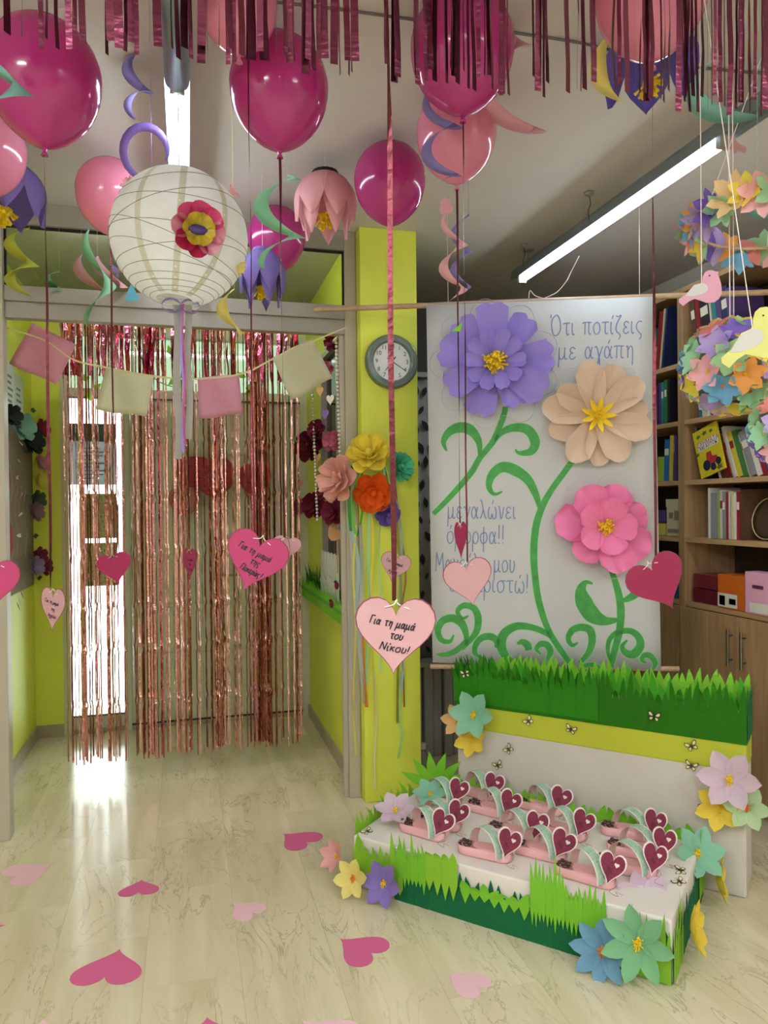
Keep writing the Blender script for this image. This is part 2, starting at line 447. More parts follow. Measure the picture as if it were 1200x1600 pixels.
def swirl(name, label, top, h, r, turns, wd, m, phase=0.0, tilt=.5, group=None, axis=(0, 0, -1), taper=True, n=None, hook=True, r_end=None):
    """hanging spiral cut from paper"""
    ax = V(axis).normalized()
    e1 = ax.cross(V((0, 1, 0)) if abs(ax.y) < .9 else V((1, 0, 0))).normalized(); e2 = ax.cross(e1)
    N = n or max(16, int(turns*22)); pts = []; dirs = []; ws = []
    rr1 = r if r_end is None else r_end
    for i in range(N+1):
        t = i/N; a = phase + turns*2*PI*t
        rad = (e1*math.cos(a) + e2*math.sin(a)); R = r + (rr1 - r)*t
        pts.append(V(top) + ax*h*t + rad*R)
        dirs.append((rad*math.cos(tilt) + ax*math.sin(tilt)).normalized())
        ws.append(wd*1.25*(max(.06, math.sin(PI*min(1, max(0, t*.98+.01)))**.55) if taper else 1))
    o = thing(name, label, 'paper streamer', V(top), group)
    solid(MB().ribbon(pts, dirs, ws).build('spiral', m, o, smooth=True), .0006)
    p = pts[0]
    if H - p.z > .01: MB().tube([p, V((p.x, p.y, H))], .0007, 4).build('thread', m, o)
    return o
# ================================================================== ROOM
H = 2.9
LIME = mat('lime_paint', '#dae34e', rough=.55, noise=.05, nscale=3, bump=.04, bscale=90)
WHITE = mat('wall_white', '#c9c2b6', rough=.8, noise=.03, nscale=3)
CEIL = mat('ceiling_paint', '#cdc5c0', rough=.85, noise=.03, nscale=2)
ALU = mat('white_aluminium', '#9a9488', rough=.4)
DOORP = mat('door_paint', '#c6cab2', rough=.45)
BLACK = mat('black_rubber', '#141414', rough=.6)
FLOORM = floor_mat()
SKIRT = mat('skirting_stone', '#a89c82', rough=.4, noise=.12, nscale=9)
GLASS = glassmat('clear_glass', '#fafffb')
GLASSG = glassmat('tinted_glass', '#e6ece0')
DARKGL = glassmat('dark_glass', '#8b9186')
floor = struct(boxobj('floor', (-2.6, -2.7, -.1), (3.05, 5.45, -.004), mat('floor_bed', '#b0a58a', rough=.6)))
tw, tl = .30, .60
tile = MB().box((-tw/2+.0003, -tl/2+.0003, -.004), (tw/2-.0003, tl/2-.0003, 0)).mesh('tile', FLOORM)
nx = 0
x = -2.55
while x < 3.0:
    y = -2.7 + (nx % 2)*tl/2 - tl/2
    while y < 5.4:
        link('tile', tile, floor, T(x + tw/2, y + tl/2, 0)); y += tl
    x += tw; nx += 1
struct(boxobj('ceiling', (-2.6, -2.7, H), (3.05, 5.45, H+.1), CEIL))
struct(boxobj('wall_front', (-2.6, 3.68, 0), (-.862, 3.78, H), LIME))
struct(boxobj('wall_pillar', (.852, 3.60, 0), (1.15, 3.95, H), LIME, bv=.004))
struct(boxobj('wall_left', (-2.6, -2.7, 0), (-2.5, 3.68, H), WHITE))
struct(boxobj('wall_rear', (-2.5, -2.7, 0), (3.05, -2.6, H), WHITE))
struct(boxobj('wall_right', (2.95, -2.6, 0), (3.05, 5.0, H), WHITE))
struct(boxobj('wall_back', (.94, 4.85, 0), (2.95, 4.95, H), mat('back_wall_grey', '#6f6e70', rough=.85)))
struct(boxobj('wall_corridor_left', (-1.07, 3.78, 0), (-.97, 5.34, H), LIME))
struct(boxobj('wall_corridor_end', (-.97, 5.24, 0), (-.80, 5.34, H), LIME))
mb = MB()
for a, b in (((.84, 3.95, 0), (.94, 5.34, .95)), ((.84, 3.95, 2.45), (.94, 5.34, H)), ((.84, 4.62, .95), (.94, 5.34, 2.45)), ((.84, 3.95, .95), (.94, 3.99, 2.45))):
    mb.box(a, b)
struct(mb.local('wall_corridor_right', LIME))
struct(boxobj('wall_door_head', (-.80, 5.24, 2.72), (.84, 5.34, H), LIME))
# skirting
mb = MB(); mb.box((-.97, 3.78, 0), (-.955, 5.24, .08)); mb.box((-.97, 5.225, 0), (-.80, 5.24, .08))
struct(mb.local('baseboard_left', SKIRT))
struct(boxobj('baseboard_right', (.826, 3.72, 0), (.84, 5.24, .08), SKIRT))
# white partition frame with transom
YF = 3.68
ALUJ = mat('cream_aluminium', '#b5ad99', rough=.4)
def trim(name, a, b, bv=.003): return struct(boxobj(name, a, b, ALUJ if a[2] == 0 else ALU, bv=bv))
trim('trim_1', (-.862, YF-.03, 0), (-.79, YF+.05, H))
trim('trim_2', (.79, YF, 0), (.850, YF+.06, H))
trim('trim_3', (-.79, YF-.01, 2.45), (.79, YF+.06, 2.52))
trim('trim_4', (-.79, YF+.005, 2.375), (.79, YF+.06, 2.45))
trim('trim_5', (-.79, YF-.01, 2.80), (.79, YF+.06, H))
mb = MB(); g = .008
x0, x1, z0, z1 = -.79, .79, 2.52, 2.80
for a, b in (((x0, YF+.01, z1-g), (x1, YF+.03, z1)), ((x0, YF+.01, z0), (x1, YF+.03, z0+g*.4)), ((x0, YF+.01, z0), (x0+g, YF+.03, z1)), ((x1-g, YF+.01, z0), (x1, YF+.03, z1))):
    mb.box(a, b)
w1 = struct(mb.local('window_1', BLACK))
boxobj('pane', (x0+g, YF+.017, z0), (x1-g, YF+.023, z1-g), GLASSG, w1)
# inner edge of the opening (raised stop)
trim('trim_6', (.765, YF+.02, 0), (.79, YF+.05, 2.375), .002)
# window in the right corridor wall, dark inside
mb = MB()
Y0, Y1, Z0, Z1 = 3.99, 4.62, .95, 2.45
for a, b in (((.83, Y0, Z0), (.90, Y1, Z0+.03)), ((.83, Y0, Z1-.03), (.90, Y1, Z1)), ((.83, Y0, Z0), (.90, Y0+.035, Z1)), ((.83, Y1-.035, Z0), (.90, Y1, Z1)), ((.84, 4.16, Z0), (.885, 4.19, Z1))):
    mb.box(a, b)
w2 = struct(mb.local('window_2', ALU))
boxobj('pane', (.862, Y0+.03, Z0+.03), (.868, Y1-.03, Z1-.03), DARKGL, w2)
# ------------------------------------------------ door wall at the end of the corridor
YD = 5.26
mb = MB()
for a, b in (((-.80, YD-.02, 0), (-.755, YD+.06, 2.72)), ((.79, YD-.02, 0), (.84, YD+.06, 2.72)), ((-.755, YD-.02, 2.66), (.79, YD+.06, 2.72)),
             ((-.755, YD-.02, 2.24), (.79, YD+.06, 2.30)), ((-.42, YD-.02, 0), (-.375, YD+.06, 2.24))):
    mb.box(a, b)
d1 = struct(mb.local('door_1', DOORP))
boxobj('transom_pane', (-.755, YD+.02, 2.30), (.79, YD+.026, 2.66), glassmat('transom_glass', '#98a594'), d1)
boxobj('side_pane', (-.755, YD+.02, .11), (-.42, YD+.026, 2.24), GLASS, d1)
boxobj('bottom_rail', (-.755, YD, 0), (-.42, YD+.05, .11), DOORP, d1)
mb = MB(); mb.box((-.755, YD-.024, 2.232), (.79, YD-.018, 2.242)); mb.box((-.755, YD-.006, .11), (-.42, YD+.01, .118)); mb.box((-.375, YD-.012, .03), (.79, YD-.008, .042))
mb.build('gasket', BLACK, d1)
boxobj('added_threshold', (-.80, YD-.01, 0), (.84, YD+.07, .029), SKIRT, d1)  # added to stop daylight leaking in under the door leaf
leaf = boxobj('door_leaf', (-.375, YD, .03), (.79, YD+.045, 2.24), DOORP, d1)
zz = [.16, .50, .84, 1.18, 1.52, 1.86, 2.17]
for i in range(6):
    for (xa, xb) in ((-.29, .17), (.23, .70)):
        boxobj('panel', (xa, YD-.008, zz[i]+.006), (xb, YD+.0, zz[i+1]-.006), DOORP, leaf, bv=.003)
mb = MB(); mb.box((.195, YD-.006, .03), (.205, YD, 2.24)); mb.build('meeting_gap', BLACK, leaf)
mb = MB(); mb.tube([(.24, YD, 1.03), (.24, YD-.05, 1.03), (.36, YD-.05, 1.03)], .009, 8)
mb.build('handle', mat('steel', '#9a9a98', rough=.3, metal=1), leaf)
# prints stuck on the glass
t = thing('notice_sheet', 'grey printed notice with teal heading stuck on the bright glass', 'notice', V((-.6, YD+.01, 2.0)))
MB().box((-.75, YD+.012, 1.66), (-.46, YD+.016, 2.07)).build('sheet', paper('notice_grey', '#b9c0c2', .5), t)
MB().box((-.75, YD+.0095, 1.95), (-.46, YD+.012, 2.07)).build('heading', paper('notice_teal', '#5f8685', .4), t)
mb = MB()
for k in range(9): mb.box((-.70, YD+.0105, 1.70+k*.025), (-.70+.2*(.6+.4*((k*7) % 5)/4), YD+.012, 1.708+k*.025))
mb.build('text_lines', paper('notice_ink', '#7c8587'), t)
def leafprint(name, c0, c1, sc, c2='#8d6a52'):
    m = mat(name, c0, rough=.7, trans=.45)
    nt = m.node_tree; b = nt.nodes['Principled BSDF']
    tc = nt.nodes.new('ShaderNodeTexCoord'); n = nt.nodes.new('ShaderNodeTexVoronoi'); n.inputs['Scale'].default_value = sc
    r = nt.nodes.new('ShaderNodeValToRGB'); r.color_ramp.interpolation = 'CONSTANT'
    r.color_ramp.elements[0].color = lin(c1); r.color_ramp.elements[1].position = .3; r.color_ramp.elements[1].color = lin(c0)
    e = r.color_ramp.elements.new(.5); e.color = lin(c2)
    nt.links.new(tc.outputs['Object'], n.inputs[0]); nt.links.new(n.outputs['Distance'], r.inputs[0]); nt.links.new(r.outputs[0], b.inputs['Base Color'])
    return m
LP = leafprint('print_floral', '#a8a47e', '#4f6b45', 26)
for k, (za, zb, lb) in enumerate(((1.30, 1.60, 'upper floral picture print taped to the bright door glass'), (.98, 1.27, 'lower floral picture print taped to the bright door glass'))):
    t = tag(boxobj('picture_print', (-.69, YD+.011, za), (-.46, YD+.016, zb), LP), lb, 'print')
# ------------------------------------------------ ceiling wire
pts = smoothpath([onZ(300, -8, H-.006), onZ(475, 8, H-.006), onZ(640, 30, H-.006), onZ(900, 66, H-.006), onZ(1040, 100, H-.006), onZ(1260, 120, H-.006)], 8)
struct(MB().tube(pts, .004, 6).local('trim_7', mat('cable_grey', '#6b645e', rough=.6)))
for px, py in ((920, 300), (818, 382)):
    p = onZ(px, py, H); t = thing('ceiling_hook', 'small white ceiling hook with a wire %s' % ('above the middle of the right lamp' if px > 900 else 'near the far end of the right lamp'), 'hook', p)
    MB().lathe([(.001, 0), (.022, 0), (.02, -.012), (.001, -.016)], 12).local('plate', ALU, t, True)
    MB().tube(smoothpath([(0, 0, -.012), (.008, 0, -.05), (-.004, 0, -.09), (.004, 0, -.13)], 4), .0018, 5).local('wire', BLACK, t)
# ------------------------------------------------ fluorescent lights
TUBE = emit('tube_glow', (.80, .91, 1.0, 1), TUBE_L)
TUBEW = emit('tube_glow_warm', (.96, 1.0, 1.0, 1), REAR_L)
HOUS = mat('lamp_housing', '#8d9aa3', rough=.35, metal=.6)
SILV = mat('lamp_silver', '#7f8d99', rough=.38, metal=.8)
def lamp(label, X, ya, yb, z=2.76, r=.02, body=(None, None), group='fluorescent ceiling lamps', tm=None):
    t = thing('fluorescent_lamp', label, 'lamp', V((X, (ya+yb)/2, H)), group)
    b0, b1 = body[0] or ya-.05, body[1] or yb+.05
    bevel(MB().prism([(X-.037, z+.006), (X-.034, z+.05), (X-.022, z+.07), (X+.022, z+.07), (X+.034, z+.05), (X+.037, z+.006), (X+.03, z+.022), (X-.03, z+.022)][::-1], b0, b1, Matrix(((1,0,0,0),(0,0,1,0),(0,1,0,0),(0,0,0,1)))).build('housing', HOUS, t), .003)
    MB().tube([(X, ya, z), (X, yb, z)], r, 14).build('tube', tm or TUBE, t, smooth=False)
    for yy in (ya-.012, yb+.012):
        MB().box((X-.022, yy-.012, z-.022), (X+.022, yy+.012, z+.03)).build('lamp_holder', ALU, t)
    for yy in (b0+.15, b1-.15):
        MB().tube([(X, yy, z+.07), (X, yy, H)], .004, 6).build('hanger_rod', HOUS, t)
        MB().lathe([(.0, H-.001), (.03, H-.001), (.03, H-.012), (.0, H-.014)], 14, T(X, yy, 0)).build('ceiling_rose', ALU, t)
    return t
l1 = lamp('white fluorescent lamp glowing above the paper lantern', -.012, 2.30, 3.50, r=.026)
MB().tube([(-.012, 1.78, 2.765), (-.012, 2.27, 2.765)], .036, 20).build('reflector_sleeve', SILV, l1, smooth=True)
MB().tube([(-.012, 1.772, 2.765), (-.012, 1.779, 2.765)], .033, 20).build('end_cap', BLACK, l1)
lamp('long fluorescent lamp glowing above the flower banner', 1.83, 2.20, 3.78, r=.02, body=(.6, 3.86))
lamp('fluorescent lamp over the entrance side, behind the viewer', -.012, -1.7, -.2, tm=TUBEW)
lamp('added fill lamp at the far left of the room, behind the viewer', -1.6, -1.0, .5, tm=TUBEW)  # extra fill lamp, added to spread the light more evenly
t = thing('corridor_fill_lamp', 'added fill lamp on the corridor side above the doorway', 'lamp', V((0, 3.76, 2.84)))  # fill lamp added to brighten the corridor, hidden behind the top rail
MB().box((-.65, 3.745, 2.82), (.65, 3.775, 2.88)).build('housing', HOUS, t)
MB().tube([(-.6, 3.80, 2.85), (.6, 3.80, 2.85)], .014, 10).build('tube', emit('corridor_fill_glow', (.95, .97, .92, 1), CORR_L), t)
for xx in (-.61, .61): MB().box((xx-.01, 3.775, 2.83), (xx+.01, 3.82, 2.87)).build('lamp_holder', ALU, t)
lamp('fluorescent lamp near the bookcase side, behind the viewer', 1.83, -1.7, -.2, tm=TUBEW)
# ================================================================== STAGE BOXES
FB = V((1.44, 1.97, 0)); BU = V((-.691, .723, 0)).normalized(); BW = V((.723, .691, 0)).normalized()
def B(u, w, z=0): return FB + BU*u + BW*w + V((0, 0, z))
BOXW = mat('box_paper_white', '#c8c2ba', rough=.7, noise=.03, nscale=6, bump=.05, bscale=18)
G_DARK = paper('grass_dark', '#12683f', .05); G_MID = paper('grass_mid', '#266f06', .12); G_LITE = paper('grass_light', '#84cc36', .2); G_LIME = paper('grass_lime', '#97d13c', .25); G_DEEP = paper('grass_deep', '#17702a', .08)
BAND = paper('band_lime', '#b9bf3a', .05)
def grass(name, parent, a, b, z0, hb, h0, h1, n, m, out, seed=0, curl=.02, gap=.0, step=1, down=0.0):
    """sheet of paper grass from a to b (world xy), solid up to z0+hb, blades h0..h1 above; out = outward normal"""
    rnd = random.Random(seed); a = V(a); b = V(b); d = (b-a); out = V(out)
    mb = MB(); e = d/n
    for i in range(n):
        p0 = a + e*i; p1 = a + e*(i+1)
        off = out*rnd.uniform(0, .002)
        mb.add([p0+off+V((0,0,z0)), p1+off+V((0,0,z0)), p1+off+V((0,0,z0+hb)), p0+off+V((0,0,z0+hb))], [(0,1,2,3)])
        hh = rnd.uniform(h0, h1); lean = rnd.uniform(-.45, .45)*e; cu = rnd.uniform(-.2, 1)*curl
        ov = e*rnd.uniform(0, .12)
        q0 = p0 - ov; q1 = p1 + ov
        v = []
        for t, wd in ((0, 1), (.35, .86), (.7, .5), (1, .03)):
            c = (q0+q1)/2 + lean*t*t + out*(cu*t*t) + off
            hwd = (q1-q0)/2*wd; zz = V((0, 0, z0 + hb + hh*t*(1 - .15*t*abs(cu)/max(curl, 1e-6))))
            v += [c-hwd+zz, c+hwd+zz]
        mb.add(v, [(0,1,3,2),(2,3,5,4),(4,5,7,6)])
        if down:
            dl = down*rnd.uniform(.4, 1); mb.add([p0+off+V((0,0,z0)), (p0+p1)/2+off+V((0,0,z0-dl)), p1+off+V((0,0,z0))], [(0,1,2)])
    o = mb.build(name, m, parent); solid(o, .0008)
    return o
def patch(name, parent, a, b, zt, hb, n, m, out, h=.06, seed=0, z0=None, curl=.01, down=0.0):
    return grass(name, parent, a, b, z0 if z0 is not None else zt-hb, hb, h*.45, h, n, m, out, seed, curl, down=down)
LU, LW, LH = 1.19, .62, .20
low = thing('decorated_low_box', 'low white paper box edged with green paper grass and flowers', 'box', B(LU/2, LW/2))
o = MB().add([B(0,0), B(0,LW), B(LU,LW), B(LU,0), B(0,0,LH), B(0,LW,LH), B(LU,LW,LH), B(LU,0,LH)],
    [(0,1,2,3)[::-1],(4,5,6,7),(0,1,5,4),(1,2,6,5),(2,3,7,6),(3,0,4,7)]).build('box_body', mat('low_box_paper', '#e0dad4', rough=.7, noise=.03, nscale=6, bump=.05, bscale=18), low); bevel(o, .008, 3)
fo = -BW; ro = -BU
grass('grass_strip', low, B(.0,-.003), B(1.0,-.003), 0, .085, .05, .095, 34, G_DARK, fo, 1, .006)
grass('grass_strip', low, B(.46,-.007), B(.72,-.007), .11, .01, .02, .045, 7, G_LITE, fo, 2, .012, down=.05)
grass('grass_strip', low, B(-.003,LW), B(-.003,.1), 0, .08, .05, .10, 20, G_DARK, ro, 3, .008)
patch('grass_patch', low, B(.96,-.008), B(1.18,-.008), 0, .06, 8, G_LIME, fo, .17, 4, z0=.05, curl=.02, down=.045)
patch('grass_patch', low, B(.86,-.010), B(.99,-.010), 0, .05, 8, G_LITE, fo, .13, 5, z0=.10, down=.05)
patch('grass_patch', low, B(.73,-.012), B(.86,-.012), 0, .085, 4, G_LIME, fo, .04, 6, z0=.12, curl=.02, down=.07)
patch('grass_patch', low, B(.335,-.012), B(.455,-.012), 0, .075, 9, G_LITE, fo, .15, 7, z0=.115, curl=.01, down=.06)
patch('grass_patch', low, B(.20,-.010), B(.335,-.010), 0, .05, 9, G_LITE, fo, .10, 8, z0=.115, down=.055)
patch('grass_patch', low, B(.0,-.012), B(.13,-.012), 0, .075, 8, G_LIME, fo, .17, 9, z0=.004)
patch('grass_patch', low, B(-.006,.16), B(-.006,.0), 0, .07, 9, G_LIME, ro, .18, 10, z0=.004)
patch('grass_patch', low, B(-.008,LW), B(-.008,.50), 0, .14, 5, G_LIME, ro, .14, 11, z0=.03)
patch('grass_patch', low, B(LU+.003,.02), B(LU+.003,.5), 0, .17, 20, G_LIME, BU, .09, 12, z0=.03, curl=.03)
patch('grass_tuft', low, B(.02,LW-.02), B(1.1,LW-.02), 0, .01, 26, G_LITE, fo, .09, 13, z0=LH, curl=.02)
# leaf fan at the back left corner
mb = MB()
c = B(1.14, .60, LH)
for k, a in enumerate((-62, -35, -8, 18, 45, 70)):
    t_ = math.radians(a); dr = R0*math.sin(t_) + V((0,0,1))*math.cos(t_); sd = R0*math.cos(t_) - V((0,0,1))*math.sin(t_)
    pts = [c + dr*q + F0*(-.02*q/.15 + .003*k) for q in (0, .05, .11, .17)]
    mb.ribbon(pts, [sd]*4, [.02, .045, .04, .003])
o = mb.build('leaf_fan', G_LITE, low); solid(o, .001)
# ---------------- back box
BU0, BU1, BW0, BW1, BH = -.15, 1.05, .66, .87, .70
bk = thing('decorated_back_box', 'tall white paper box with lime band and green grass top', 'box', B(.45, .76))
def slab(z0, z1, e):
    return MB().add([B(BU0-e,BW0-e,z0), B(BU0-e,BW1+e,z0), B(BU1+e,BW1+e,z0), B(BU1+e,BW0-e,z0), B(BU0-e,BW0-e,z1), B(BU0-e,BW1+e,z1), B(BU1+e,BW1+e,z1), B(BU1+e,BW0-e,z1)],
        [(3,2,1,0),(4,5,6,7),(0,1,5,4),(1,2,6,5),(2,3,7,6),(3,0,4,7)])
o = slab(0, .69, 0).build('box_body', BOXW, bk); bevel(o, .01, 3)
o = slab(.475, .62, .0025).build('lime_band', BAND, bk); bevel(o, .01, 3)
e = .005
grass('grass_strip', bk, B(BU1+.01,BW0-e), B(BU0-.005,BW0-e), .585, .105, .06, .145, 44, G_MID, fo, 21, .03)
grass('grass_strip', bk, B(BU1+.01,BW0-e-.004), B(BU0+.55,BW0-e-.004), .60, .085, .08, .16, 22, paper('grass_mid_b', '#2c8010', .12), fo, 22, .03)
grass('grass_strip', bk, B(BU0-e,BW0), B(BU0-e,BW1), .585, .135, .04, .09, 11, G_DARK, ro, 23, .03)
grass('grass_strip', bk, B(BU0,BW1-.01), B(BU1,BW1-.01), .62, .11, .05, .10, 40, G_LITE, BW, 24, .03)
grass('grass_strip', bk, B(BU0,BW0+.09), B(BU1,BW0+.09), .65, .05, .06, .13, 36, paper('grass_bright', '#4fb02a', .15), fo, 25, .04)
grass('grass_strip', bk, B(BU1+e,BW1), B(BU1+e,BW0), .585, .135, .04, .09, 11, G_DEEP, BU, 26, .02)
# ---------------- paper flowers on the boxes
LAV = paper('lavender', '#8d78c4'); LIL = paper('lilac_pale', '#d9c3d6', .3); MINT = paper('mint', '#92ccb2', .3); YELP = paper('yellow_pale', '#efe08a', .25); YELW = paper('yellow_warm', '#ecd050', .25)
PNK = paper('pink_soft', '#eeb0b4', .3); BLU = paper('sky_blue', '#74a4c4', .25); SAGE = paper('sage_green', '#82bc8e', .25); PEACH = paper('peach', '#f0c288', .3); PMINT = paper('pale_mint', '#bfdcae', .3)
toc = lambda p: (CAM - p)
def bf(px, py, d, r, m, label, n=6, nrm=None, cm=YEL, roll=0, style='point', wd=.68, lift=.25, layers=1):
    p = P(px, py, d)
    nn = V(nrm) if nrm is not None else fo + V((0, 0, .3))
    return flower(nframe(p, nn, roll), r, m, n, style, cm, label, wd=wd, lift=lift, layers=layers, nu=4, nv=5)
def bplane(px, py, w, u0=None):
    """pixel on the plane w = const of the stage boxes"""
    r = ray(px, py); k = (FB + BW*w - CAM).dot(BW)/r.dot(BW); return k
bf(601, 1380, bplane(601, 1380, -.04), .085, LAV, 'violet paper flower with yellow stamens on the low box front corner', 6)
bf(553, 1372, bplane(553, 1372, -.07), .075, YELP, 'pale yellow paper daffodil leaning at the low box left corner', 6, cm=ORG, roll=.3)
bf(527, 1338, bplane(527, 1338, .04), .065, PNK, 'soft pink paper flower lying against the left end of the low box', 6, nrm=(-.9, -.5, .5), lift=.5)
bf(618, 1268, 3.0, .085, LIL, 'lilac paper flower lying flat on the left end of the low box', 6, nrm=(-.2, -.45, 1), lift=.12)
bf(672, 1242, 3.18, .075, MINT, 'mint paper flower behind the gift trays beside the green pillar', 6, nrm=(-.2, -.6, 1), lift=.12)
bf(942, 1485, bplane(942, 1485, -.045), .098, BLU, 'sky blue paper flower on the front of the low box', 8, cm=ORG, wd=.52)
bf(998, 1473, bplane(998, 1473, -.05), .112, SAGE, 'sage green paper flower on the low box front right corner', 7, wd=.5)
bf(1012, 1412, 2.45, .105, LIL, 'pale lilac paper flower lying flat near the low box front right corner', 7, nrm=(-.15, -.4, 1), lift=.1)
bf(1078, 1450, 2.36, .085, YELW, 'warm yellow paper flower on the right end of the low box', 7, nrm=(.75, -.75, .2))
bf(1088, 1335, 2.72, .095, MINT, 'mint paper flower standing at the low box back right corner', 6, nrm=(-.1, -.8, .6), lift=.3)
bf(1118, 1375, 2.72, .085, YELW, 'yellow paper flower behind the right end of the low box', 6, nrm=(.7, -.6, .1))
k = bplane(740, 1118, BW0-.03)
bf(741, 1117, bplane(741, 1117, BW0-.055), .105, MINT, 'mint paper flower on the left end of the tall grass box', 6)
bf(716, 1126, bplane(716, 1126, BW0-.015), .075, PEACH, 'peach paper flower behind the mint flower on the tall box', 6)
bf(738, 1155, bplane(738, 1155, BW0-.02), .08, YELW, 'yellow paper flower below the mint flower on the tall box', 6, roll=.5)
bf(1140, 1218, bplane(1140, 1218, BW0-.06), .108, LIL, 'large pale lilac paper flower on the right end of the tall box', 6)
bf(1124, 1262, bplane(1124, 1262, BW0-.03), .085, YELW, 'yellow paper flower under the large lilac flower', 6, roll=.4)
bf(1168, 1262, bplane(1168, 1262, BW0-.035), .08, PMINT, 'pale mint paper flower with orange stamens on the tall box corner', 6, cm=ORG)
# ---------------- butterflies
BWING = paper('butterfly_cream', '#e9dfae'); BINK = paper('butterfly_ink', '#2a2420', .0)
def wing(mb, s, sx, pts, z): mb.prism([(sx*x*s, y*s) for x, y in (pts if sx > 0 else pts[::-1])], z, z+.0006)
UW = [(.05,.05),(.25,.42),(.6,.62),(.72,.45),(.62,.12),(.3,.0)]; LWG = [(.05,-.02),(.35,-.02),(.55,-.15),(.5,-.42),(.3,-.48),(.12,-.25)]
bm1 = None
def bfly_meshes():
    a = MB(); b = MB(); c = MB(); s = .034
    for sx in (1, -1):
        for w_ in (UW, LWG):
            cx = sum(p[0] for p in w_)/len(w_); cy = sum(p[1] for p in w_)/len(w_)
            wing(b, s, sx, w_, 0); wing(a, s, sx, [(cx+(x-cx)*.72, cy+(y-cy)*.72) for x, y in w_], .0007)
    c.tube([(0, -.3*s, .001), (0, .2*s, .0015), (0, .32*s, .001)], [.0012, .0018, .001], 6)
    for sx in (1, -1): c.tube([(0, .3*s, .001), (sx*.12*s, .55*s, .003)], .0004, 4)
    return b.mesh('wing_edge', BINK), a.mesh('wing_panel', BWING), c.mesh('body', BINK)
BFM = bfly_meshes()
def butterfly(M, label, fold=0.0):
    t = thing('butterfly_sticker', label, 'butterfly', M, 'paper butterflies on the stage boxes')
    for n_, me in zip(('wing_edge', 'wing_panel', 'body'), BFM): link(n_, me, t)
for px, py, roll, lb in ((727,1053,.3,'cream butterfly on the grass at the left end of the tall box'),(1022,1120,-.1,'cream butterfly on the grass on the right half of the tall box'),
        (826,1127,.8,'butterfly on the lime band nearest the left flowers'),(892,1140,-.3,'butterfly on the lime band in the middle of the tall box'),(1081,1166,.5,'butterfly where the grass meets the lime band at right'),
        (1080,1197,-.2,'butterfly at the lower edge of the lime band beside the lilac flower'),(795,1171,.9,'butterfly on the white face, upper of the left pair'),(778,1196,.5,'butterfly on the white face, lower of the left pair'),(1096,1268,-.6,'butterfly beside the yellow flower at the right of the white face')):
    kk = bplane(px, py, BW0-.009 if py > 1100 else BW0-.014)
    if py < 1125: kk = bplane(px, py, BW0-.022)
    butterfly(nframe(P(px, py, kk), fo, roll), lb)
for px, py, roll, lb in ((574,1299,.4,'butterfly lying flat on the left end of the low box'),(1064,1360,1.0,'butterfly lying on the right end of the low box, farther one'),(1062,1378,.2,'butterfly lying on the right end of the low box, nearer one')):
    butterfly(nframe(onZ(px, py, LH+.004), (-.1,-.2,1), roll), lb)
# ---------------- gift trays
GPINK = mat('tray_pink', '#fbc3c6', rough=.35, trans=.2); GPIN2 = paper('tray_band_pink', '#f8cfcf', .3)
GMINT = leafprint('band_mint_print', '#cdeedd', '#8fbfaa', 70, '#b4e0cb'); GWHT = paper('band_white', '#f2ede6')
BURG = mat('tag_burgundy', '#7c1f3f', rough=.7, noise=.35, nscale=120); TAGW = paper('tag_white', '#efe6e0'); CHOC = mat('candy_brown', '#4a352b', rough=.4, noise=.3, nscale=60); TWINE = mat('twine', '#6d6658', rough=.8)
def stadium(L, W, n=8, k=1.0):
    p = []
    for i in range(n+1): a = -PI/2 + PI*i/n; p.append((L/2 - W/2 + math.cos(a)*W/2*k, math.sin(a)*W/2*k))
    for i in range(n+1): a = PI/2 + PI*i/n; p.append((-L/2 + W/2 + math.cos(a)*W/2*k, math.sin(a)*W/2*k))
    return p
GL, GW, GH = .21, .062, .034
mb = MB(); o1 = stadium(GL, GW); o2 = stadium(GL*.97, GW*.93); n = len(o1)
vs = [(x*.97, y*.97, 0) for x, y in o1] + [(x, y, .006) for x, y in o1] + [(x*1.02, y*1.02, GH) for x, y in o1] + [(x*.99, y*.97, GH) for x, y in o1] + [(x*.96, y*.9, .006) for x, y in o1]
fs = [tuple(range(n))[::-1]] + [(r*n+i, r*n+(i+1) % n, (r+1)*n+(i+1) % n, (r+1)*n+i) for r in range(4) for i in range(n)] + [tuple(4*n+i for i in range(n))]
ME_TRAY = mb.add(vs, fs).mesh('tray', GPINK, True)
# lid strip over the right two thirds
lid = [(x, y) for x, y in stadium(GL*.70, GW*.92)]
ME_LID = MB().prism(lid, GH-.004, GH+.004, T(GL*.14, 0, 0)).mesh('tray_lid', GPINK)
mb = MB(); rnd = random.Random(5)
for i in range(16): mb.ball((-GL*.36 + rnd.uniform(-.022, .022), rnd.uniform(-.02, .02), GH + rnd.uniform(-.008, .008)), rnd.uniform(.005, .008), 6, 5, (1, 1, .7))
ME_CHOC = mb.mesh('sweets', CHOC, True)
arc = []
for i in range(21):
    a = PI*i/20; arc.append(V((.010 - math.cos(a)*.072, 0, .02 + math.sin(a)**.85*.090)))
def band(r_in, r_out, wd, m_out, m_in, name):
    mb = MB(); N = len(arc); c = V((.01, 0, .02))
    for off, m in ((r_out, m_out), (r_in, m_in)):
        mb.mat(m); mb.ribbon([c + (p-c)*(1+off) for p in arc], (0, 1, 0), wd)
    return mb.mesh(name)
ME_BAND = band(-.004, .004, .040, GMINT, GPIN2, 'handle_band')
mb = MB()
for s in (-1, 1): mb.ribbon([p + V((0, s*.0205, 0)) + (p - V((.01, 0, .02)))*.006 for p in arc], (0, 1, 0), .005)
ME_EDGE = mb.mesh('band_edge', GWHT)
loop = [V((.085 + .03*math.cos(a)*.9, 0, .035 + .028*math.sin(a))) for a in [2*PI*i/16 for i in range(17)]]
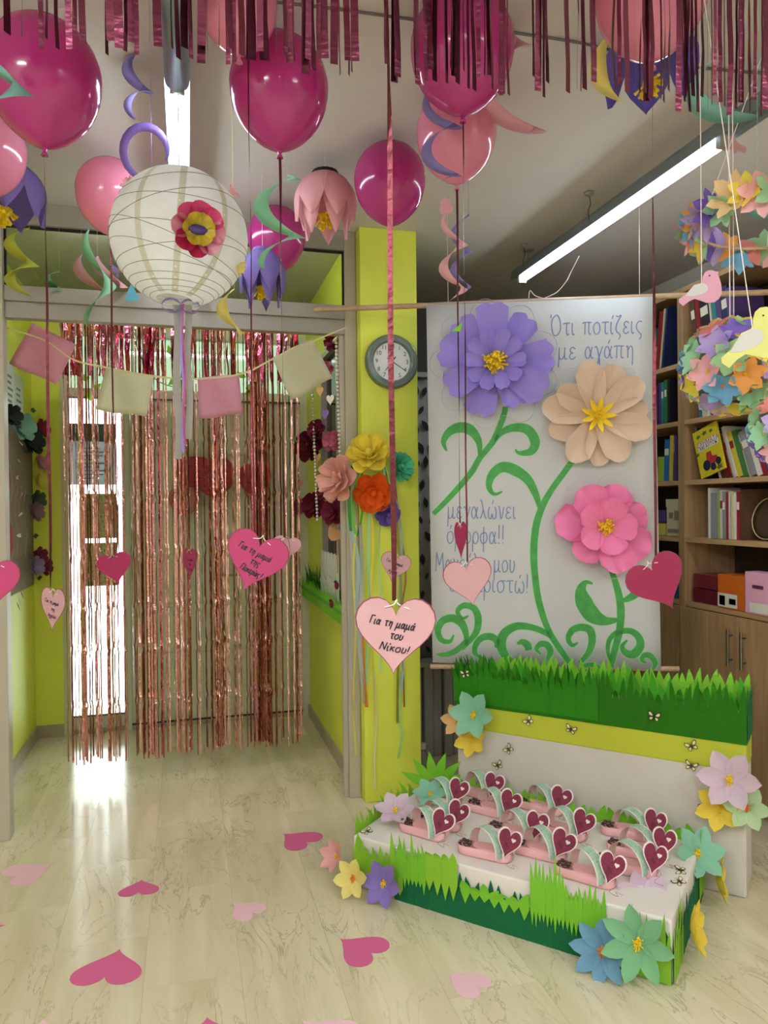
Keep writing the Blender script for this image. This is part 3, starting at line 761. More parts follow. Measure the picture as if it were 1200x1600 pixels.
ME_LOOP = MB().ribbon(loop, (0, 1, 0), .032).mesh('ribbon_loop', GPIN2, True)
ME_TAGB = MB().prism(heart_pts(.094, .112), -.0008, .0008).mesh('tag_card', TAGW)
ME_TAGF = MB().prism(heart_pts(.083, .100), .0009, .0016).mesh('tag_face', BURG)
mb = MB().prism(heart_pts(.017, .016), .0017, .004); ME_BTN = mb.mesh('heart_button', TAGW)
mb = MB()
for k in range(3): mb.box((-.016 + k*.004, -.012 - .004*k + .008, .0017), (.010 + k*.002, -.0108 - .004*k + .008, .0019))
ME_INK = mb.mesh('lettering', BINK)
ME_STR = MB().tube(smoothpath([(.09, 0, .05), (.12, -.03, .03), (.10, -.055, .012), (.13, -.06, .006), (.115, -.035, .006), (.14, -.04, .004)], 4), .0006, 4).mesh('twine', TWINE)
gifts = [(717,1236,'back row, nearest the green pillar'),(773,1227,'back row, second from the pillar'),(716,1272,'second row, leftmost, close to the front left one'),(798,1255,'second row, right of the leftmost'),
 (692,1287,'front left of the low box, beside the lilac flower'),(840,1290,'middle of the low box, partly hidden by arches'),(796,1318,'front row left, its whole tray in view'),(877,1249,'back row, third from the pillar'),
 (912,1287,'middle right with a wide tilted tag'),(880,1319,'front row, just behind the tall grass tuft'),(1023,1287,'right group, farthest back'),(1038,1317,'right group, middle, rightmost tag'),(1023,1342,'right group, front, beside the low box end'),(957,1357,'front row, nearest the viewer')]
gm = frame((0,0,0), -BU, BW)
for i, (px, py, lb) in enumerate(gifts):
    c = onZ(px, py, LH + .072); rnd = random.Random(i)
    hp = V((.098, -.012, 0))
    rot = rnd.uniform(-.12, .12) + (.1 if px > 1000 else 0)
    M = Matrix.Translation((c.x, c.y, LH+.002)) @ gm @ RZ(rot) @ T(-hp.x, -hp.y, 0)
    t = thing('gift_tray', 'pink gift tray with heart tag, ' + lb, 'gift tray', M, 'heart tagged gift trays on the low box')
    for n_, me in (('tray', ME_TRAY), ('tray_lid', ME_LID), ('sweets', ME_CHOC), ('handle_band', ME_BAND), ('band_edge', ME_EDGE), ('ribbon_loop', ME_LOOP), ('twine', ME_STR)): link(n_, me, t, RZ(-.5) if 'band' in n_ else None)
    # tag faces the viewer side and leans
    Mt = T(hp.x, hp.y - .012, .075) @ RZ(.55 + rnd.uniform(-.15, .15)) @ RX(math.radians(72)) @ RZ(math.radians(-25 + rnd.uniform(-8, 8)))
    tg = link('heart_tag', ME_TAGB, t, Mt)
    link('tag_face', ME_TAGF, tg); link('heart_button', ME_BTN, tg, T(.014, .014, 0)); link('lettering', ME_INK, tg, RZ(-.6))
# ================================================================== BALLOONS, FOIL, PAPER
BAL_D = mat('balloon_magenta', '#c83c8f', rough=.16, spec=.6, trans=.35, coat=.4)
BAL_P = mat('balloon_pink', '#e890ac', rough=.16, spec=.6, trans=.3, coat=.4)
def foil(name, c, c2, rough=.28):
    m = bpy.data.materials.new(name); m.use_nodes = True
    nt = m.node_tree; b = nt.nodes['Principled BSDF']; L = nt.links.new
    b.inputs['Metallic'].default_value = 1; b.inputs['Roughness'].default_value = rough
    oi = nt.nodes.new('ShaderNodeObjectInfo'); r = nt.nodes.new('ShaderNodeValToRGB')
    r.color_ramp.elements[0].color = lin(c); r.color_ramp.elements[1].color = lin(c2)
    L(oi.outputs['Random'], r.inputs[0]); L(r.outputs[0], b.inputs['Base Color'])
    tc = nt.nodes.new('ShaderNodeTexCoord'); n = nt.nodes.new('ShaderNodeTexNoise'); n.inputs['Scale'].default_value = 55
    L(tc.outputs['Object'], n.inputs[0]); bp = nt.nodes.new('ShaderNodeBump'); bp.inputs['Strength'].default_value = .35; bp.inputs['Distance'].default_value = .01
    L(n.outputs[0], bp.inputs['Height']); L(bp.outputs[0], b.inputs['Normal'])
    return m
FOIL = foil('foil_rose', '#a85a62', '#e6b4a4', .2); FOILD = foil('foil_mauve', '#5e2a3c', '#84465a', .3); FOILC = foil('foil_crimson', '#b8486c', '#e08ca0', .2); FOILR = foil('foil_ribbon', '#54282f', '#6b383d', .4)
def balloon(label, px, py, d, R, m, ribbon_to=None, rw=.008, tail_x=0.0, show=True, grp='helium balloons at the ceiling'):
    """px,py: centre of the round part"""
    c = P(px, py, d); c.z = min(c.z, H - R*1.005)
    prof = []
    for i in range(23):
        a = PI*i/22; ca, sa = math.cos(a), math.sin(a)
        if ca >= 0: prof.append((R*sa + (1e-4), R*1.0*ca))
        else: prof.append((R*max(sa, 0)**(1 + .40*(-ca)) + .002*(i == 22), R*1.32*ca))
    t = thing('balloon', label, 'balloon', c, grp)
    MB().lathe(prof, 32).local('skin', m, t, True)
    kz = -R*1.32
    MB().lathe([(.004, kz+.004), (.007, kz-.002), (.004, kz-.008), (.009, kz-.016), (.010, kz-.020), (.002, kz-.018)], 10).local('knot', m, t, True)
    kn = c + V((0, 0, kz-.012))
    if ribbon_to is not None:
        e = V((kn.x + tail_x, kn.y, ribbon_to)); n = 26; rnd = random.Random(label); pts = []; dirs = []
        a = rnd.uniform(0, 3)
        tw = [rnd.uniform(.2, .7) if rnd.random() < .3 else .06 for _ in range(n+1)]
        for i in range(n+1):
            q = i/n; a += tw[i]
            pts.append(kn.lerp(e, q) + V((math.sin(q*9+a)*.001, 0, 0))); dirs.append(R0*math.cos(a*.6) + F0*math.sin(a*.6))
        MB().ribbon(pts, dirs, rw).build('ribbon', FOILR, t)
        return kn, e
    return kn, kn
def strip_ribbon(a, b, wd=.009, n=30):
    rn = random.Random(11); ang = 0; pts = []; dirs = []
    for i in range(n+1):
        ang += rn.uniform(0, .5) if rn.random() < .4 else .05
        pts.append(a.lerp(b, i/n)); dirs.append(R0*math.cos(ang*.6) + F0*math.sin(ang*.6))
    return MB().ribbon(pts, dirs, wd).local('foil_ribbon', FOILR)
# hearts
HMAG = paper('heart_magenta', '#ac3560', .12); HROSE = paper('heart_rose', '#ae4069', .15); HPALE = paper('heart_pale', '#c99ea2', .2); HDEEP = paper('heart_deep', '#8c2747', .1); EDGE = paper('heart_edge', '#7d3a50', .0)
INK = mat('marker_ink', '#1c1620', rough=.6)
def heart_tag(label, c, wd, ht, m, yaw=0, tilt=0, lines=None, edge=True, tw=True):
    t = thing('heart_tag', label, 'heart tag', facing(c, yaw, tilt), 'heart tags on balloon ribbons')
    MB().prism(heart_pts(wd, ht), -.0006, .0006).local('card', m, t)
    if edge:
        a = heart_pts(wd*1.015, ht*1.015); mb = MB(); n = len(a)
        b = heart_pts(wd*.985, ht*.985)
        for z, s in ((.0009, 1), (-.0009, -1)):
            mb.add([(x, y, z) for x, y in a] + [(x, y, z) for x, y in b], [((i, (i+1) % n, n+(i+1) % n, n+i))[::s] for i in range(n)])
        mb.local('ink_outline', EDGE, t)
    if tw:
        MB().tube(smoothpath([(-.018, ht*.34, .002), (-.004, ht*.38, .004), (.0, ht*.44, .003), (.003, ht*.38, -.003), (.02, ht*.33, .003)], 4), .0009, 5).local('tie_string', TAGW, t)
    if lines:
        for i, s in enumerate(lines):
            handwrite(s, wd*.062, wd*.016, INK, t, T((-.04, .02, .0)[i]*wd, ht*(.13 - .155*i), .0013) @ RZ(-.14), fit=wd*(.58, .17, .38)[i], slant=.2)
    return t
def zof(py, px, d): return P(px, py, d).z
# balloons in view (centre px, depth) with their ribbons and tags
def zt(px, py, d): return P(px, py, d).z
def hang(kn_e, dx=0, dz=0): return kn_e[1]
k = balloon('large magenta balloon at the left, behind the fringe', 68, 118, 1.98, .148, BAL_D, zt(78, 918, 1.98))
heart_tag('pale pink heart tag with black writing below the left magenta balloon', k[1] + V((.005, -.004, -.058)), .096, .122, HPALE, -28, -4, ['Για τη μαμά', 'της', 'Αγγελικ..'])
balloon('pale pink balloon cut by the left edge of the picture', -22, 232, 2.45, .125, BAL_P, 2.1)
k = balloon('large magenta balloon right of the glowing lamp', 436, 135, 2.13, .142, BAL_D, zt(447, 840, 2.13))
heart_tag('pale pink heart tag turned edgeways beside the rose heart tag', k[1] + V((.0, .012, -.05)), .10, .105, HPALE, -62, 4)
heart_tag('pale pink heart tag peeking out behind the rose heart tag', k[1] + V((.012, .05, -.035)), .085, .08, HPALE, 8, -10)
k = balloon('pale pink balloon left of the paper lantern', 172, 300, 2.86, .128, BAL_P, zt(185, 868, 2.86))
heart_tag('magenta heart tag in front of the bright door glass', k[1] + V((.0, -.004, -.05)), .140, .128, HMAG, -5, 12, edge=False)
k = balloon('magenta balloon in front of the lime pillar', 609, 280, 2.80, .136, BAL_D, zt(606, 866, 2.80))
heart_tag('small pale heart tag with writing on the lime pillar, above the big one', k[1] + V((.002, -.006, -.05)), .115, .118, HPALE, -5, -14, ['Για τη μαμά', 'της', 'Αγγελ..'])
balloon('small dark magenta balloon behind the mint streamer', 432, 368, 3.38, .132, BAL_D, None)
k = balloon('pale pink balloon with two violet curls beside it', 713, 205, 2.47, .134, BAL_P, zt(717, 818, 2.47))
heart_tag('magenta heart tag turned edgeways in front of the banner writing', k[1] + V((0, -.004, -.055)), .10, .13, HMAG, -72, 3)
k = balloon('magenta balloon half hidden by the fringe at top centre', 722, 58, 2.02, .142, BAL_D, zt(735, 878, 2.02), rw=.005)
heart_tag('pale pink heart tag in front of the banner greeting', k[1] + V((0, -.012, -.055)), .135, .135, HPALE, 5, 10)
k = balloon('pale pink balloon behind the fringe at top right', 1018, -20, 1.72, .13, BAL_P, zt(1018, 878, 1.72), rw=.008)
heart_tag('deep red heart tag hanging at the right edge of the banner', k[1] + V((0, -.012, -.05)), .14, .135, HDEEP, 0, 28)
# balloons above the frame carrying the near tags
k = balloon('balloon overhead carrying the big pale heart tag', 600, -560, 1.12, .14, BAL_P, zt(614, 940, 1.12), rw=.009)
heart_tag('big pale pink heart tag with black writing, nearest the viewer', k[1] + V((0, -.004, -.052)), .123, .123, HPALE, 0, -3, ['Για τη μαμά', 'του', 'Νίκου!'])
k = balloon('balloon overhead carrying the rose heart tag', 383, -330, 1.5, .11, BAL_P, zt(400, 836, 1.5), rw=.004)
heart_tag('rose heart tag with slanted black writing in front of the foil curtain', k[1] + V((0, -.004, -.054)), .128, .128, HROSE, 0, -20, ['Για τη μαμά', 'της', 'Γλυκερίας.!'])
k = balloon('balloon overhead carrying the tag at the left picture edge', -28, -350, 1.40, .14, BAL_D, zt(-18, 876, 1.40))
heart_tag('magenta heart tag cut off by the left picture edge', k[1] + V((0, -.004, -.045)), .10, .10, HROSE, 0, -3)
q_ = P(296, 858, 3.05)
tag(strip_ribbon(V((q_.x, q_.y, H)), q_), 'rose foil ribbon running down behind the paper lantern', 'ribbon'); k = (q_, q_)
heart_tag('small rose heart tag turned aside, in front of the foil curtain middle', k[1] + V((0, -.004, -.06)), .105, .135, HROSE, -45, 2, ['Για τη μαμά', 'του', 'Γιάννη'])
balloon('pale pink balloon at the ceiling behind the fringe, top left', 372, -10, 1.9, .10, BAL_P, None)
# ---------------- paper hearts on the floor
def floor_heart(label, px, py, wd, ht, ang, m):
    c = onZ(px, py, .0012)
    o = MB().prism(heart_pts(wd, ht), -.0004, .0004).local('floor_heart', m, M=Matrix.Translation(c) @ RZ(math.radians(ang)))
    tag(o, label, 'paper heart', 'paper hearts on the floor')
FROSE = paper('floor_rose', '#dd6b9c', .1); FPALE = paper('floor_pale', '#f0c6d0', .1)  # lighter copies of the tag papers, colour lifted for the dimmer floor
floor_heart('magenta paper heart on the floor beside the low box', 466, 1311, .205, .19, 218, FROSE)
floor_heart('small magenta paper heart on the floor in the middle left', 218, 1387, .155, .13, 176, FROSE)
floor_heart('large pale pink paper heart on the floor at the left edge', 46, 1362, .215, .20, 120, FPALE)
floor_heart('small pale pink paper heart on the floor in the middle', 383, 1421, .135, .14, 217, FPALE)
floor_heart('large magenta paper heart on the floor at lower left', 172, 1511, .225, .20, 167, FROSE)
floor_heart('large magenta paper heart on the floor in the lower middle', 562, 1481, .185, .18, 218, FROSE)
floor_heart('pale pink paper heart on the floor in front of the low box', 728, 1534, .135, .15, 215, FPALE)
floor_heart('magenta paper heart barely showing at the left edge of the floor', -16, 1449, .09, .10, 90, FROSE)
floor_heart('magenta paper heart cut by the bottom edge of the picture', 325, 1618, .17, .16, 180, FROSE)
floor_heart('pale pink paper heart cut by the bottom edge, right one', 505, 1618, .20, .18, 212, FPALE)
floor_heart('pale pink paper heart cut by the bottom edge, left one', 62, 1614, .12, .12, 180, FPALE)
# ---------------- foil strips
def strip_mesh(name, L, wd, m, seed, n=26, folds=(), wav=.004, tws=.5):
    rnd = random.Random(seed); pts = []; dirs = []; a = rnd.uniform(0, PI); x = 0; y = 0
    for i in range(n+1):
        q = i/n; z = -L*q
        a += rnd.uniform(-tws, tws)*(1 if rnd.random() < .35 else .15)
        x += rnd.uniform(-wav, wav)*.5; y += rnd.uniform(-wav, wav)
        x *= .93; y *= .93
        f = 0
        for fz in folds:
            if abs(q - fz) < .6/n: f = .0045
        pts.append(V((x + f, y - f, z))); jj = a*.45 + (rnd.uniform(-.14, .14) if n > 50 else 0); dirs.append(V((math.cos(jj), math.sin(jj), 0)))
    return MB().ribbon(pts, dirs, wd).mesh(name, m)
# door curtain
YC = 4.3; ZT = 2.62; ZB = .115
cur = thing('foil_curtain', 'rose gold metallic foil strip curtain hanging across the doorway', 'foil curtain', V((0, YC, ZB)))
folds = [.30, .42, .55, .67, .76, .88]
var = [strip_mesh('foil_strip', ZT-ZB, (.006, .008, .011)[i % 3], FOIL, i, 90, folds, .0004, .30) for i in range(12)]
rnd = random.Random(77)
clus = [rnd.random() for _ in range(26)]
for i in range(190):
    row = i % 2; q = (i + rnd.uniform(-.9, .9))/190
    if i % 2: q = min(1, max(0, clus[i % 26] + rnd.uniform(-.03, .03)))
    xx = -.635 + 1.28*q
    if rnd.random() < .12: continue
    o = link('foil_strip', var[rnd.randrange(12)], cur, T(xx, rnd.uniform(-.02, .03), ZT-ZB + rnd.uniform(-.02, .03)) @ RZ(rnd.choice((0, PI, .4, -.4))))
# gathered foil tuft along the top of the curtain
var2 = [strip_mesh('foil_fringe', .42, .018, FOILC, 40+i, 14, (), .006, .9) for i in range(6)]
for i in range(80):
    link('foil_fringe', var2[i % 6], cur, T(-.635 + 1.28*rnd.random(), rnd.uniform(-.03, -.02), ZT-ZB+.02) @ RZ(rnd.uniform(0, 3)))
MB().tube([(-.96, YC, ZT), (.84, YC, ZT)], .004, 6).build('hanging_wire', ALU, cur)
# fringe near the viewer
YN = 1.30
FOILD.node_tree.nodes['Bump'].inputs['Strength'].default_value = .12
fr = thing('foil_fringe_garland', 'dark mauve foil fringe hanging from the ceiling across the top', 'foil fringe', V((.4, YN, H)))
var3 = [strip_mesh('foil_strip', 1.0, (.008, .011, .014)[i % 3], FOILD, 80+i, 12, (), .003, .35) for i in range(10)]
rnd = random.Random(9)
spans = [(0, 45), (58, 140), (165, 215), (228, 250), (262, 345), (350, 432), (440, 545), (540, 562), (598, 632), (645, 700), (690, 790), (782, 800), (832, 862), (880, 892), (895, 930), (950, 1010), (1005, 1080), (1070, 1115), (1115, 1200)]
dens = [2, 7, 6, 2, 8, 10, 11, 3, 3, 7, 13, 2, 4, 2, 4, 7, 8, 6, 12]
for (xa, xb), dn in zip(spans, dens):
    for j in range(dn):
        px = xa + (xb-xa)*(j + rnd.uniform(.1, .9))/dn
        yb = 62 + 118*px/1200 + rnd.uniform(-24, 8)
        p = onY(px, yb, YN + rnd.uniform(-.02, .02))
        L = H - p.z
        M = Matrix.Translation((p.x, p.y, H)) @ Matrix.Diagonal((1, 1, L, 1)) @ RZ(rnd.uniform(-.5, .5) + (PI if rnd.random() < .5 else 0))
        o = link('foil_strip', var3[rnd.randrange(10)], fr, Matrix.Translation((-.4, -YN, -H)) @ M)
MB().box((-1.2, YN-.006, H-.03), (2.0, YN+.006, H)).build('tape_band', FOILD, fr)
# ---------------- paper lantern
LC = P(281, 372, 2.2); LR = .2
lan = thing('paper_lantern', 'round white paper lantern with wire hoops and purple bow', 'lantern', LC)
LANM = mat('lantern_paper', '#f4f4f0', rough=.8, trans=.55, bump=.25, bscale=35, noise=.04, nscale=25)
prof = []
for i in range(33):
    z = LR*math.cos(PI*(.085 + .83*i/32)); r = math.sqrt(max(0, LR*LR - z*z))
    prof.append((r, z))
Mtl = RX(math.radians(-5)) @ RY(math.radians(5))
MB().lathe(prof, 48, Mtl).local('shade', LANM, lan, True)
WIRE = mat('lantern_wire', '#74756a', rough=.6)
def hoop(zc, tx, ty):
    r = math.sqrt(max(0, LR*LR - zc*zc))*1.004; M = RX(tx) @ RY(ty)
    pts = []
    for i in range(49):
        a = 2*PI*i/48; p = M @ V((r*math.cos(a), r*math.sin(a), zc)); pts.append(p)
    MB().tube(pts, .0008, 5, False).local('wire_hoop', WIRE, lan)
for zc, tx, ty in ((.135, .05, -.2), (.07, .08, .05), (.045, -.12, -.28), (-.015, .05, .1), (-.04, .1, .38), (-.07, .02, -.1), (-.085, .06, .30), (-.125, -.03, .05), (-.145, 0, .06), (-.16, 0, .05), (-.172, 0, .03), (-.185, -.05, .06)):
    hoop(zc, tx, ty)
# seams (overlapping paper gores)
for a in (-2.15, -1.55, -.9):
    pts = [Mtl @ V((LR*1.003*math.sin(q)*math.cos(a), LR*1.003*math.sin(q)*math.sin(a), LR*1.003*math.cos(q))) for q in [PI*(.1+.8*i/14) for i in range(15)]]
    MB().ribbon(pts, Mtl.to_3x3() @ V((-math.sin(a), math.cos(a), 0)), .018).local('paper_seam', mat('lantern_seam', '#dad6c4', rough=.8, trans=.4), lan, True)
MB().tube([(0, 0, LR*.96), (0, 0, 2.735 - LC.z)], .002, 5).local('cord', TAGW, lan)
# bow and tails at the bottom
VIO = mat('satin_violet', '#9a7fd0', rough=.35, trans=.2); ORGZ = mat('organza_white', '#a8a49f', rough=.4, trans=.5); MGR = mat('satin_magenta', '#a03064', rough=.35)
for s in (-1, 1):
    pts = [V((s*.034*(1-math.cos(a))*.5*1.6, -.01, -.205 + .02*math.sin(a))) for a in [2*PI*i/14 for i in range(15)]]
    MB().ribbon(pts, (0, 1, 0), .026).local('bow_loop', VIO, lan, True)
for j, (dx, m_, wd, L) in enumerate(((-.012, ORGZ, .022, .46), (.02, ORGZ, .020, .40), (.003, VIO, .008, .44), (.008, MGR, .005, .42))):
    pts = [V((dx + .003*math.sin(i*.7 + j), -.006*j + .004*math.sin(i*.5), -.20 - L*i/14)) for i in range(15)]
    MB().ribbon(pts, [V((math.cos(.25*math.sin(i+j)), math.sin(.25*math.sin(i+j)), 0)) for i in range(15)], wd).local('ribbon_tail', m_, lan, True)
# ruffled foil flower on the lantern
RPK = mat('ruffle_pink', '#d94a7f', rough=.3, trans=.35); RDP = mat('ruffle_crimson', '#b32252', rough=.3, trans=.3); RYL = mat('ruffle_yellow', '#cdb83a', rough=.3, trans=.3); RVI = mat('ruffle_violet', '#4f3f86', rough=.3, trans=.2); RLP = mat('ruffle_rose', '#d98fa6', rough=.35, trans=.35)
nrm = (P(311, 358, 2.0) - LC).normalized()
fl = link('ruffle_flower', MB().ball((0, 0, .014), .024, 12, 8, (1.3, .6, .6)).mesh('ruffle_flower', RVI, True), lan, nframe(nrm*LR*1.01, nrm))
for i, m_ in enumerate((RLP, RPK, RPK, RPK, RLP, RLP, RDP, RDP)):
    a = PI*.98 - 2*PI*i/8
    link('petal', petal(('ruf', m_.name), .075, .062, m_, 'round', .25, .1, .5, 6, 5, i, .06), fl, RZ(a) @ T(.0, 0, .003*(i % 2)))
for i in range(6):
    link('petal', petal(('rufy',), .045, .045, RYL, 'round', .4, .15, .5, 6, 5, 3, .08), fl, RZ(2*PI*i/6) @ T(0, 0, .008))
for px, py, m_ in ((197, 415, VIO), (360, 303, PNK), (205, 293, PNK), (388, 425, YELP)):
    n_ = (P(px, py, 2.17) - LC).normalized()
    f_ = link('tiny_flower', stamens(.008, YEL, 8), lan, nframe(n_*LR*1.0, n_))
    for i in range(5): link('petal', petal(('tiny', m_.name), .024, .02, m_, 'round', .5, .2, .4, 3, 3), f_, RZ(2*PI*i/5))
# ---------------- swirls and ceiling flowers
TEAL = paper('teal', '#8fc6bd', .3); MNT = paper('mint_swirl', '#a5dcbb', .3); VSW = paper('violet_swirl', '#9486c6', .25); PSW = paper('pink_swirl', '#eebcc4', .35); YSW = paper('yellow_swirl', '#cdd05a', .35); DSW = paper('dusty_swirl', '#c79a98', .3); GSW = paper('green_swirl', '#8fc79d', .3)
sg = 'paper spiral streamers'
swirl('paper_spiral', 'violet paper spiral hanging left of the glowing lamp', P(215, 84, 2.3), .19, .032, 1.6, .034, VSW, .6, .45, sg)
swirl('paper_spiral', 'violet crescent curl above the paper lantern', P(228, 236, 2.35) + F0*.03, -.06, .076, .82, .024, VIO, -.1, .2, sg, axis=tuple(F0 + V((0, 0, .25))))
swirl('paper_spiral', 'mint paper spiral hanging below the magenta balloon', P(436, 262, 2.3), .31, .058, 1.75, .042, MNT, 5.3, .35, sg)
swirl('paper_spiral', 'teal paper curl at the left edge over the magenta balloon', P(-4, 70, 1.7), .22, .052, .9, .04, TEAL, 3.8, .5, sg)
swirl('paper_spiral', 'violet double curl in front of the pale pink balloon', P(690, 140, 2.2), .29, .048, 2.0, .03, VSW, 1.9, .5, sg)
swirl('paper_spiral', 'pale pink paper curl right of the pale pink balloon', P(800, 120, 2.3), .21, .085, .75, .05, PSW, 2.9, .4, sg)
swirl('paper_spiral', 'pale pink curl behind the fringe above the pink balloon', P(790, -10, 2.1), .22, .05, .9, .045, PSW, 3.0, .4, sg)
swirl('paper_spiral', 'pale pink paper spiral hanging to the banner top', P(708, 335, 2.6), .32, .036, 2.0, .03, PSW, 2.6, .45, sg)
swirl('paper_spiral', 'thin violet spiral twisted with the pale pink spiral', P(720, 335, 2.8), .30, .03, 2.2, .024, VSW, .3, .4, sg)
swirl('paper_spiral', 'green paper spiral in front of the door lintel', P(152, 365, 3.2), .40, .05, 1.2, .045, GSW, 2.2, .45, sg)
swirl('paper_spiral', 'dusty pink paper curl in front of the transom', P(143, 405, 3.3), .16, .06, .7, .045, DSW, 2.2, .5, sg)
swirl('paper_spiral', 'large pale pink curl behind the dusty curl at the transom', P(172, 405, 3.4), .14, .06, .7, .05, PSW, 2.6, .5, sg)
swirl('paper_spiral', 'yellow paper spiral at the left of the transom', P(32, 358, 3.2), .28, .045, 1.8, .05, YSW, .5, .5, sg)
swirl('paper_spiral', 'small green spiral at the left of the transom', P(84, 425, 3.4), .10, .03, 1.2, .03, GSW, .5, .5, sg)
swirl('paper_spiral', 'pale yellow curl below the paper lantern', P(360, 455, 2.5), .15, .03, .9, .035, YELP, 1.2, .5, sg)
swirl('paper_spiral', 'yellow curl behind the fringe at top right', P(952, 40, 1.9), .20, .03, .9, .04, YELP, 1.0, .5, sg)
swirl('paper_spiral', 'teal curl behind the fringe above the right lamp', P(1130, 110, 1.9), .13, .07, .7, .04, TEAL, 2.6, .5, sg)
swirl('paper_spiral', 'green curl at the very top right behind the fringe', P(1060, 0, 1.9), .10, .09, .6, .04, GSW, 1.0, .5, sg)
swirl('paper_spiral', 'teal curl at the right edge above the flower hoop', P(1190, 300, 1.9), .08, .03, .8, .03, TEAL, 2.6, .5, sg)
def bell(label, px, py, d, r, L, m, n=7, inner=True, cm=YEL, tiltv=(0, 0, -1)):
    """flower hanging head down from the ceiling"""
    t = thing('hanging_paper_flower', label, 'paper flower', P(px, py, d), 'paper flowers hanging from the ceiling')
    axis = V(tiltv).normalized()
    base = nframe((0, 0, 0), axis)
    def bp(k, wd, ln):
        key = ('bell', m.name, r, L, k)
        if key in PETALS: return PETALS[key]
        vs = []; nv, nu = 9, 4
        for i in range(nv+1):
            tt = i/nv; x = r*k*(.30 + .70*math.sin(min(PI/2, tt*2.1)) - .10*max(0, tt-.6)); z = ln*(tt**1.45)
            w_ = wd*(.5 + .5*math.sin(PI*min(1, tt*.9))) if tt < .62 else wd*(1 - ((tt-.62)/.38)**1.6)*.96 + .002
            for j in range(nu+1):
                q = 2*j/nu-1; vs.append((x - .18*wd*q*q*.6, q*w_/2, z))
        c = nu+1
        PETALS[key] = MB().add(vs, [(i*c+j, (i+1)*c+j, (i+1)*c+j+1, i*c+j+1) for i in range(nv) for j in range(nu)]).mesh('petal', m, True)
        return PETALS[key]
    me = bp(1.0, r*.92, L)
    for i in range(n): link('petal', me, t, base @ RZ(2*PI*i/n) )
    if inner:
        me2 = bp(.72, r*.8, L*1.28)
        for i in range(n-2): link('petal', me2, t, base @ RZ(2*PI*(i+.5)/(n-2)))
    link('stamens', stamens(L*.3, cm), t, base @ T(0, 0, L*.8))
    mb = MB(); mb.lathe([(.001, -.012), (r*.4, -.008), (r*.45, .006), (.001, .012)], 16, base); mb.local('crown_disc', BINK if label.startswith('pale pink') else m, t)
    top = wm(t).translation
    if H - top.z > .02: MB().tube([(0, 0, .0), (0, 0, H - top.z)], .001, 5).local('thread', TAGW, t)
    return t
bell('pale pink paper flower hanging head down beside the pillar top', 508, 272, 2.95, .128, .20, paper('pink_bell', '#eab0b4', .35))
bell('violet paper flower hanging at the left edge', 6, 252, 2.78, .15, .22, paper('violet_bell', '#7d6cae', .2), inner=False)
bell('violet paper flower hanging behind the lantern', 410, 392, 3.1, .10, .185, paper('violet_bell', '#7d6cae', .2))
bell('violet paper flower behind the fringe at top right', 1015, 52, 2.15, .14, .17, paper('violet_bell2', '#6f62b4', .3), n=6, inner=False)
tag(MB().prism([(x*.03, y*.03) for x, y in ((.0,.9),(.5,.7),(.5,.2),(.9,-.1),(.7,-.6),(.3,-.9),(-.1,-.7),(-.5,-1),(-.8,-.5),(-.6,0),(-.7,.5),(-.3,.85))], -.0005, .0005).local('paper_bear_cutout', PSW, M=facing(P(697, 322, 2.5), 10, 0)), 'small pale pink paper cut-out hanging on the violet curl', 'paper cut-out')
tag(MB().prism([(x*.028, y*.028) for x, y in ((-1.0,.8),(-.2,.9),(.1,.2),(1.1,-.4),(1.0,-1.0),(.2,-.7),(-.1,-1.1),(-.6,-.5),(-1.2,-.6),(-.6,0))], -.0005, .0005).local('paper_bird_cutout', DSW, M=facing(P(1150, 225, 2.2), 0, 0)), 'small pink paper bird in front of the right lamp', 'paper cut-out')
tag(MB().prism([(0,0),(.03,.0),(.036,.03),(.02,.015)], -.0005, .0005).local('paper_leaf', G_LITE, M=facing(P(705, 518, 2.35), 0, 0)), 'small green paper leaf hanging over the purple banner flower', 'paper leaf')
# ---------------- bunting flags
FPK = mat('flag_pink', '#d898a8', rough=.5, trans=.35, bump=.5, bscale=28); FCR = mat('flag_cream', '#d6d4b0', rough=.5, trans=.35, bump=.5, bscale=28)
bun = thing('bunting', 'bunting of pink and cream plastic flags strung in the doorway', 'bunting', P(300, 592, 3.45))
def flag(label, px, py, w_, h_, ang, m, d=3.45, skew=.0):
    M = facing(P(px, py, d), 0, ang); mb = MB(); n = 8; vs = []
    for i in range(n+1):
        for j in range(n+1):
            a, b = i/n-.5, j/n-.5
            vs.append((a*w_*(1 - .05*b) + skew*b*w_, b*h_ + .03*h_*math.sin(a*5)*(.5-b), .008*math.sin(a*7 + b*3)))
    mb.add(vs, [(i*(n+1)+j, (i+1)*(n+1)+j, (i+1)*(n+1)+j+1, i*(n+1)+j+1) for i in range(n) for j in range(n)])
    o = solid(mb.local('flag', m, bun, True, M=wm(bun).inverted() @ M, label=label), .0006)
    return o, M
for lb, px, py, w_, h_, an, m_ in (('pink bunting flag, leftmost and tilted, in the doorway', 68, 553, .235, .215, -27, FPK), ('cream bunting flag, second from the left in the doorway', 196, 613, .235, .20, -11, FCR),
        ('pink bunting flag just right of the ribbon tails', 343, 619, .20, .19, 4, FPK), ('cream bunting flag, rightmost and tilted, in the doorway', 472, 576, .215, .215, 25, FCR)):
    flag(lb, px, py, w_, h_, an, m_)
pts = smoothpath([P(8, 512, 3.44), P(70, 532, 3.44), P(115, 562, 3.44), P(166, 574, 3.44), P(242, 588, 3.44), P(306, 592, 3.44), P(378, 584, 3.44), P(428, 560, 3.44), P(482, 536, 3.44), P(540, 512, 3.44)], 6)
MB().ribbon(pts, (0, 0, 1), .008).build('cord', paper('bunting_tape', '#d8cf9a', .3), bun)
